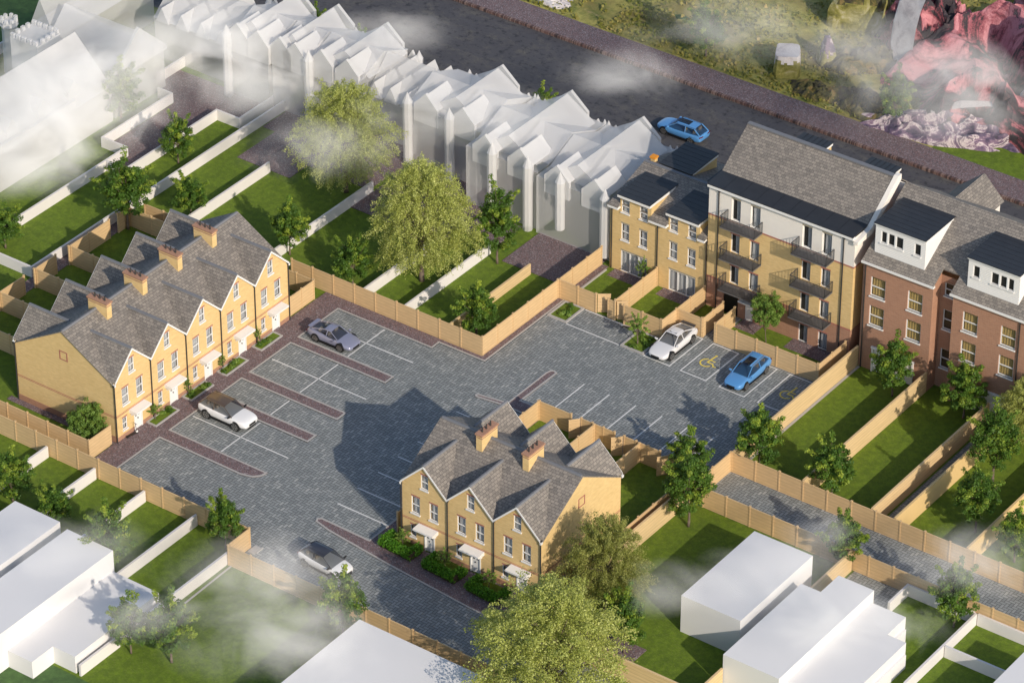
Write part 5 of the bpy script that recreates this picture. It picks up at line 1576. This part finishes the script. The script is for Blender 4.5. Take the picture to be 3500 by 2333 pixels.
heap('canvas_heap', 'second pink canvas ridge at the top right corner, behind the black hollow', 'canvas heap', 19, 72, 15, 8.0, 7.0, 'pink', 7.9, 1.0, 40, rz=-.2, power=.6, fold=1.4)
heap('canvas_heap', 'crumpled purple and white canvas along the foot of the pink heap', 'canvas heap', 12.6, 48.2, 9.0, 2.6, 1.7, 'purple', 5.1, .6, 56, rz=.36, power=.7, fold=1.6)
heap('cloth_sheet', 'dirty white cloth sheet at the right end of the pink heap', 'cloth', 20.0, 52.8, 4.2, 2.6, 1.9, 'whitecloth', 8.4, .45, 22, power=.6, rz=.3)
heap('cloth_sheet', 'pale cloth slab leaning on the right of the pink heap', 'cloth', 17.6, 55.0, 3.4, 2.6, 4.6, 'whitecloth', 3.4, .4, 18, power=.5)
def drape(label, pts, mat, th=.12):
    m = MB()
    for a, b in zip(pts, pts[1:]):
        (p, q), (r_, s_) = a, b
        m.extr([p, q, s_, r_], (th, -th, .05))
    tag(m.build('cloth_sheet', mat), label, 'cloth')
drape('tall white canvas strip hanging at the left end of the pink heap', [((1.9, 54.6, .2), (3.2, 54.2, .2)), ((.6, 55.8, 1.6), (3.3, 55.0, 2.2)), ((.2, 56.8, 3.2), (3.0, 55.9, 3.7)), ((.1, 57.8, 4.8), (2.8, 56.9, 5.0)), ((1.5, 58.2, 6.0), (2.9, 57.8, 6.4))], 'whitecloth')
drape('torn pale strip across the purple canvas', [((9.2, 48.5, 1.5), (9.5, 48.0, 1.4)), ((11.2, 50.0, 2.2), (11.6, 49.2, 2.0)), ((13.2, 51.0, 2.4), (13.6, 50.4, 2.3)), ((15.4, 52.2, 2.6), (15.7, 51.4, 2.4))], 'whitecloth')
heap('debris_heap', 'dark and rusty debris heap left of the tree by the pink canvas', 'debris heap', 3.3, 47.2, 4.2, 2.0, 1.5, 'debris', 1.3, .8, 26, rz=-.1, fold=1.7)
heap('debris_heap', 'low dark green debris strip on the field edge', 'debris heap', -1.6, 46.9, 2.6, 1.6, .8, 'debris', 6.3, .4, 18, fold=1.6)
heap('debris_heap', 'spiky black debris ridge in the smoke left of the pink canvas', 'debris heap', -.4, 53.6, 3.9, 1.7, 1.7, 'debris', 9.7, .9, 24, rz=.75, fold=1.7)
heap('debris_heap', 'dark smoky debris at the top edge left of the pink canvas', 'debris heap', -4.5, 68.5, 5.0, 4.0, 2.0, 'debris', 12.7, .7, 26, fold=1.6)

def stone(name, label, cx, cy, sx, sy, h, taper, seed, capmat, hcap):
    rnd = random.Random(seed)
    m = MB(); rings = []; n = 28; K = 12
    for k in range(K + 1):
        z = h * k / K; s = 1 - (1 - taper) * (k / K) ** 1.3
        for i in range(n):
            a = 6.2832 * i / n
            q = 1.06 / max(abs(math.cos(a)), abs(math.sin(a))) ** .9
            w = q * s * (1 + .1 * mn.noise((math.cos(a) * 2 + seed, math.sin(a) * 2, z)))
            rings.append((sx * .5 * w * math.cos(a), sy * .5 * w * math.sin(a), z))
    fs = [(k * n + i, k * n + (i + 1) % n, (k + 1) * n + (i + 1) % n, (k + 1) * n + i) for k in range(K) for i in range(n)]
    fs.append(tuple(K * n + i for i in range(n)))
    mi = [1 if f[0] // n >= K - 2 * hcap + 4.5 * mn.noise((f[0] % n * .55, seed, 1.3)) else 0 for f in fs[:-1]] + [1]
    m.add(rings, fs); m.mi = mi
    o = m.build(name, ['mossy', capmat], loc=(cx, cy, .15)); o.rotation_euler = (0, 0, seed * .7); tag(o, label, 'boulder')
stone('boulder', 'blocky mossy boulder under a white cloth top, on the field', -5.3, 48.3, 2.6, 2.3, 2.2, .86, 3, 'whitecloth', 2)
stone('boulder', 'pointed mossy stone with a grey slanted top beside the blocky boulder', -3.4, 51.8, 2.0, 1.6, 2.6, .25, 8, 'purple', 3)
stone('boulder', 'yellow mossy hut shaped rock with a red side at the top edge', -4.8, 59.5, 5.5, 3.4, 3.2, .75, 5, 'debris', 1)
heap('cloth_sheet', 'small blue and white cloth by the pavement at the top edge', 'cloth', -29.5, 46.6, 2.0, 1.3, .5, 'whitecloth', 4.4, .2, 16)

# ------------------------------------------------------------------ drifting mist
def mist(label, loc, size, dens, seed, rz=0.0, thr=.46, sc=1.0, grey=.98):
    bm = bmesh.new(); bmesh.ops.create_icosphere(bm, subdivisions=3, radius=1.0)
    me = bpy.data.meshes.new('mist'); bm.to_mesh(me); bm.free()
    o = bpy.data.objects.new('mist', me); COL.objects.link(o)
    o.location = loc; o.scale = (size[0] * 1.3, size[1] * 1.3, size[2] * 1.2); o.rotation_euler = (0, 0, rz)
    t = NT('mist')
    ob = t.obj()
    r = t.n('VectorMath', {0: ob}, operation='LENGTH').outputs['Value']
    nz = t.n('TexNoise', {'Vector': t.map(t.pos(), (1, 1, 1.6), (0, 0, 0), (seed * 3.1, seed * 1.7, seed)), 'Scale': .16 * sc, 'Detail': 7.0, 'Roughness': .62, 'Distortion': .9}).outputs['Fac']
    body = t.n('MapRange', {0: t.m_('SUBTRACT', nz, t.m_('MULTIPLY', t.m_('POWER', r, 3.0), .22)), 1: thr - .05, 2: thr + .38}, clamp=True).outputs[0]
    edge = t.n('MapRange', {0: r, 1: 1.0, 2: .25}, clamp=True).outputs[0]
    v = t.n('VolumePrincipled', {'Color': (grey, grey, grey), 'Density': t.m_('MULTIPLY', t.m_('MULTIPLY', body, edge), dens * 1.3), 'Anisotropy': -.4})
    me.materials.append(t.done(None, v))
    tag(o, label, 'mist', 'drifting mist', 'stuff')
    return o
A = .63      # patches stretched north-east to south-west
mist('thick white mist over the long translucent house at the upper left', (-42.4, -4.4, 9.8), (9, 8, 2.4), .33, 1.0, A, .38)
mist('white mist low at the left edge over the long house front', (-41, -12, 9.2), (8, 6, 2.0), .4, 3.0, A, .4)
mist('white mist hanging on the translucent roofs at the top left', (-38.9, 8.2, 9.8), (9, 6.5, 2.2), .3, 2.0, A, .41)
mist('mist between the translucent villas and the dark drive', (-30.6, 7.0, 9.8), (7, 4.5, 1.8), .26, 4.0, A, .43)
mist('mist in front of the farther willowy tree', (-19.0, 1.0, 11.0), (7.5, 5, 1.8), .11, 5.0, A, .42)
mist('thin mist over the pointed gables of the villas right of the willowy trees', (-14.4, 10.8, 10.2), (9, 5, 1.7), .17, 15.0, A, .4)
mist('wisp of mist over the dark road at the top', (-28.4, 20.9, 9), (5.5, 3.4, 1.4), .26, 6.0, A, .42)
mist('round wisp of mist at the road kerb above the villas', (-8.2, 27, 9), (5.2, 3.8, 1.5), .28, 7.0, A, .41)
mist('grey smoke over the pink canvas heap', (18.3, 35.2, 13), (9, 7, 2.4), .36, 8.0, A, .41, grey=.8)
mist('grey smoke left of the pink canvas heap', (8.0, 38, 12), (6, 5, 2.0), .26, 9.0, A, .42, grey=.8)
mist('pale mist over the field at the top', (-4.4, 37.6, 10), (8, 6, 2.0), .13, 10.0, A, .4)
mist('white mist over the lower left lawn by the kerb line', (10.4, -43.9, 8), (7, 5, 1.6), .26, 11.0, A, .42)
mist('white mist at the bottom edge over the lower left lawn', (15.1, -47.9, 7), (7, 4, 1.5), .28, 12.0, A, .42)
mist('wisp of mist round the touching tree pair', (6.4, -51.5, 8), (4.6, 3, 1.4), .24, 13.0, A, .43)
mist('thin mist on the roofs of the lower left white buildings', (-3.8, -49.8, 8), (6, 4.5, 1.5), .2, 14.0, A, .42)
mist('wisp of mist at the tree by the white hatchback', (17.0, -44.6, 7.6), (3.2, 2.4, 1.2), .3, 16.0, A, .42)
mist('wisp of mist over the big lawn beside the lone white box', (33.2, -26.8, 7.2), (3.8, 3.2, 1.2), .26, 17.0, A, .44)
mist('white mist over the roof of the lone white box', (38.9, -21.4, 7.5), (6, 4, 1.4), .26, 18.0, A, .42)
mist('white mist over the roofs of the largest white building', (45.6, -23.2, 7.5), (7, 4.5, 1.5), .26, 19.0, A, .42)
mist('white mist at the right end of the alley', (49, -11, 6.8), (7, 4, 1.4), .28, 20.0, A, .42)
mist('wisp of mist at the tree over the lower alley fence', (38.4, -15.5, 7), (3.4, 2.2, 1.1), .28, 21.0, A, .43)

def rough_grass():
    rnd = random.Random(77); lv = []
    for _ in range(17000):
        x, y = rnd.uniform(-42, 9), 44.9 + 34 * rnd.random() ** 1.2
        n = mn.noise((x * .22, y * .22, 1.0)) + .6 * mn.noise((x * .8, y * .8, 4.0))
        if n < -.25: continue
        lv.append((Vector((x, y, .27 + rnd.uniform(0, .16))), (rvec(rnd) * .9 + Vector((0, 0, .5))).normalized(), rvec(rnd), rnd.uniform(.12, .34), min(1, max(0, .45 + .6 * mn.noise((x * .35, y * .35, 9.0)) + rnd.uniform(-.3, .3)))))
    o = bpy.data.objects.new('rough_grass', leaf_mesh('rough_grass', 'leafrough', lv)); COL.objects.link(o)
    tag(o, 'tufts of rough yellow green grass on the field beyond the pavement', 'grass', None, 'stuff')
rough_grass()
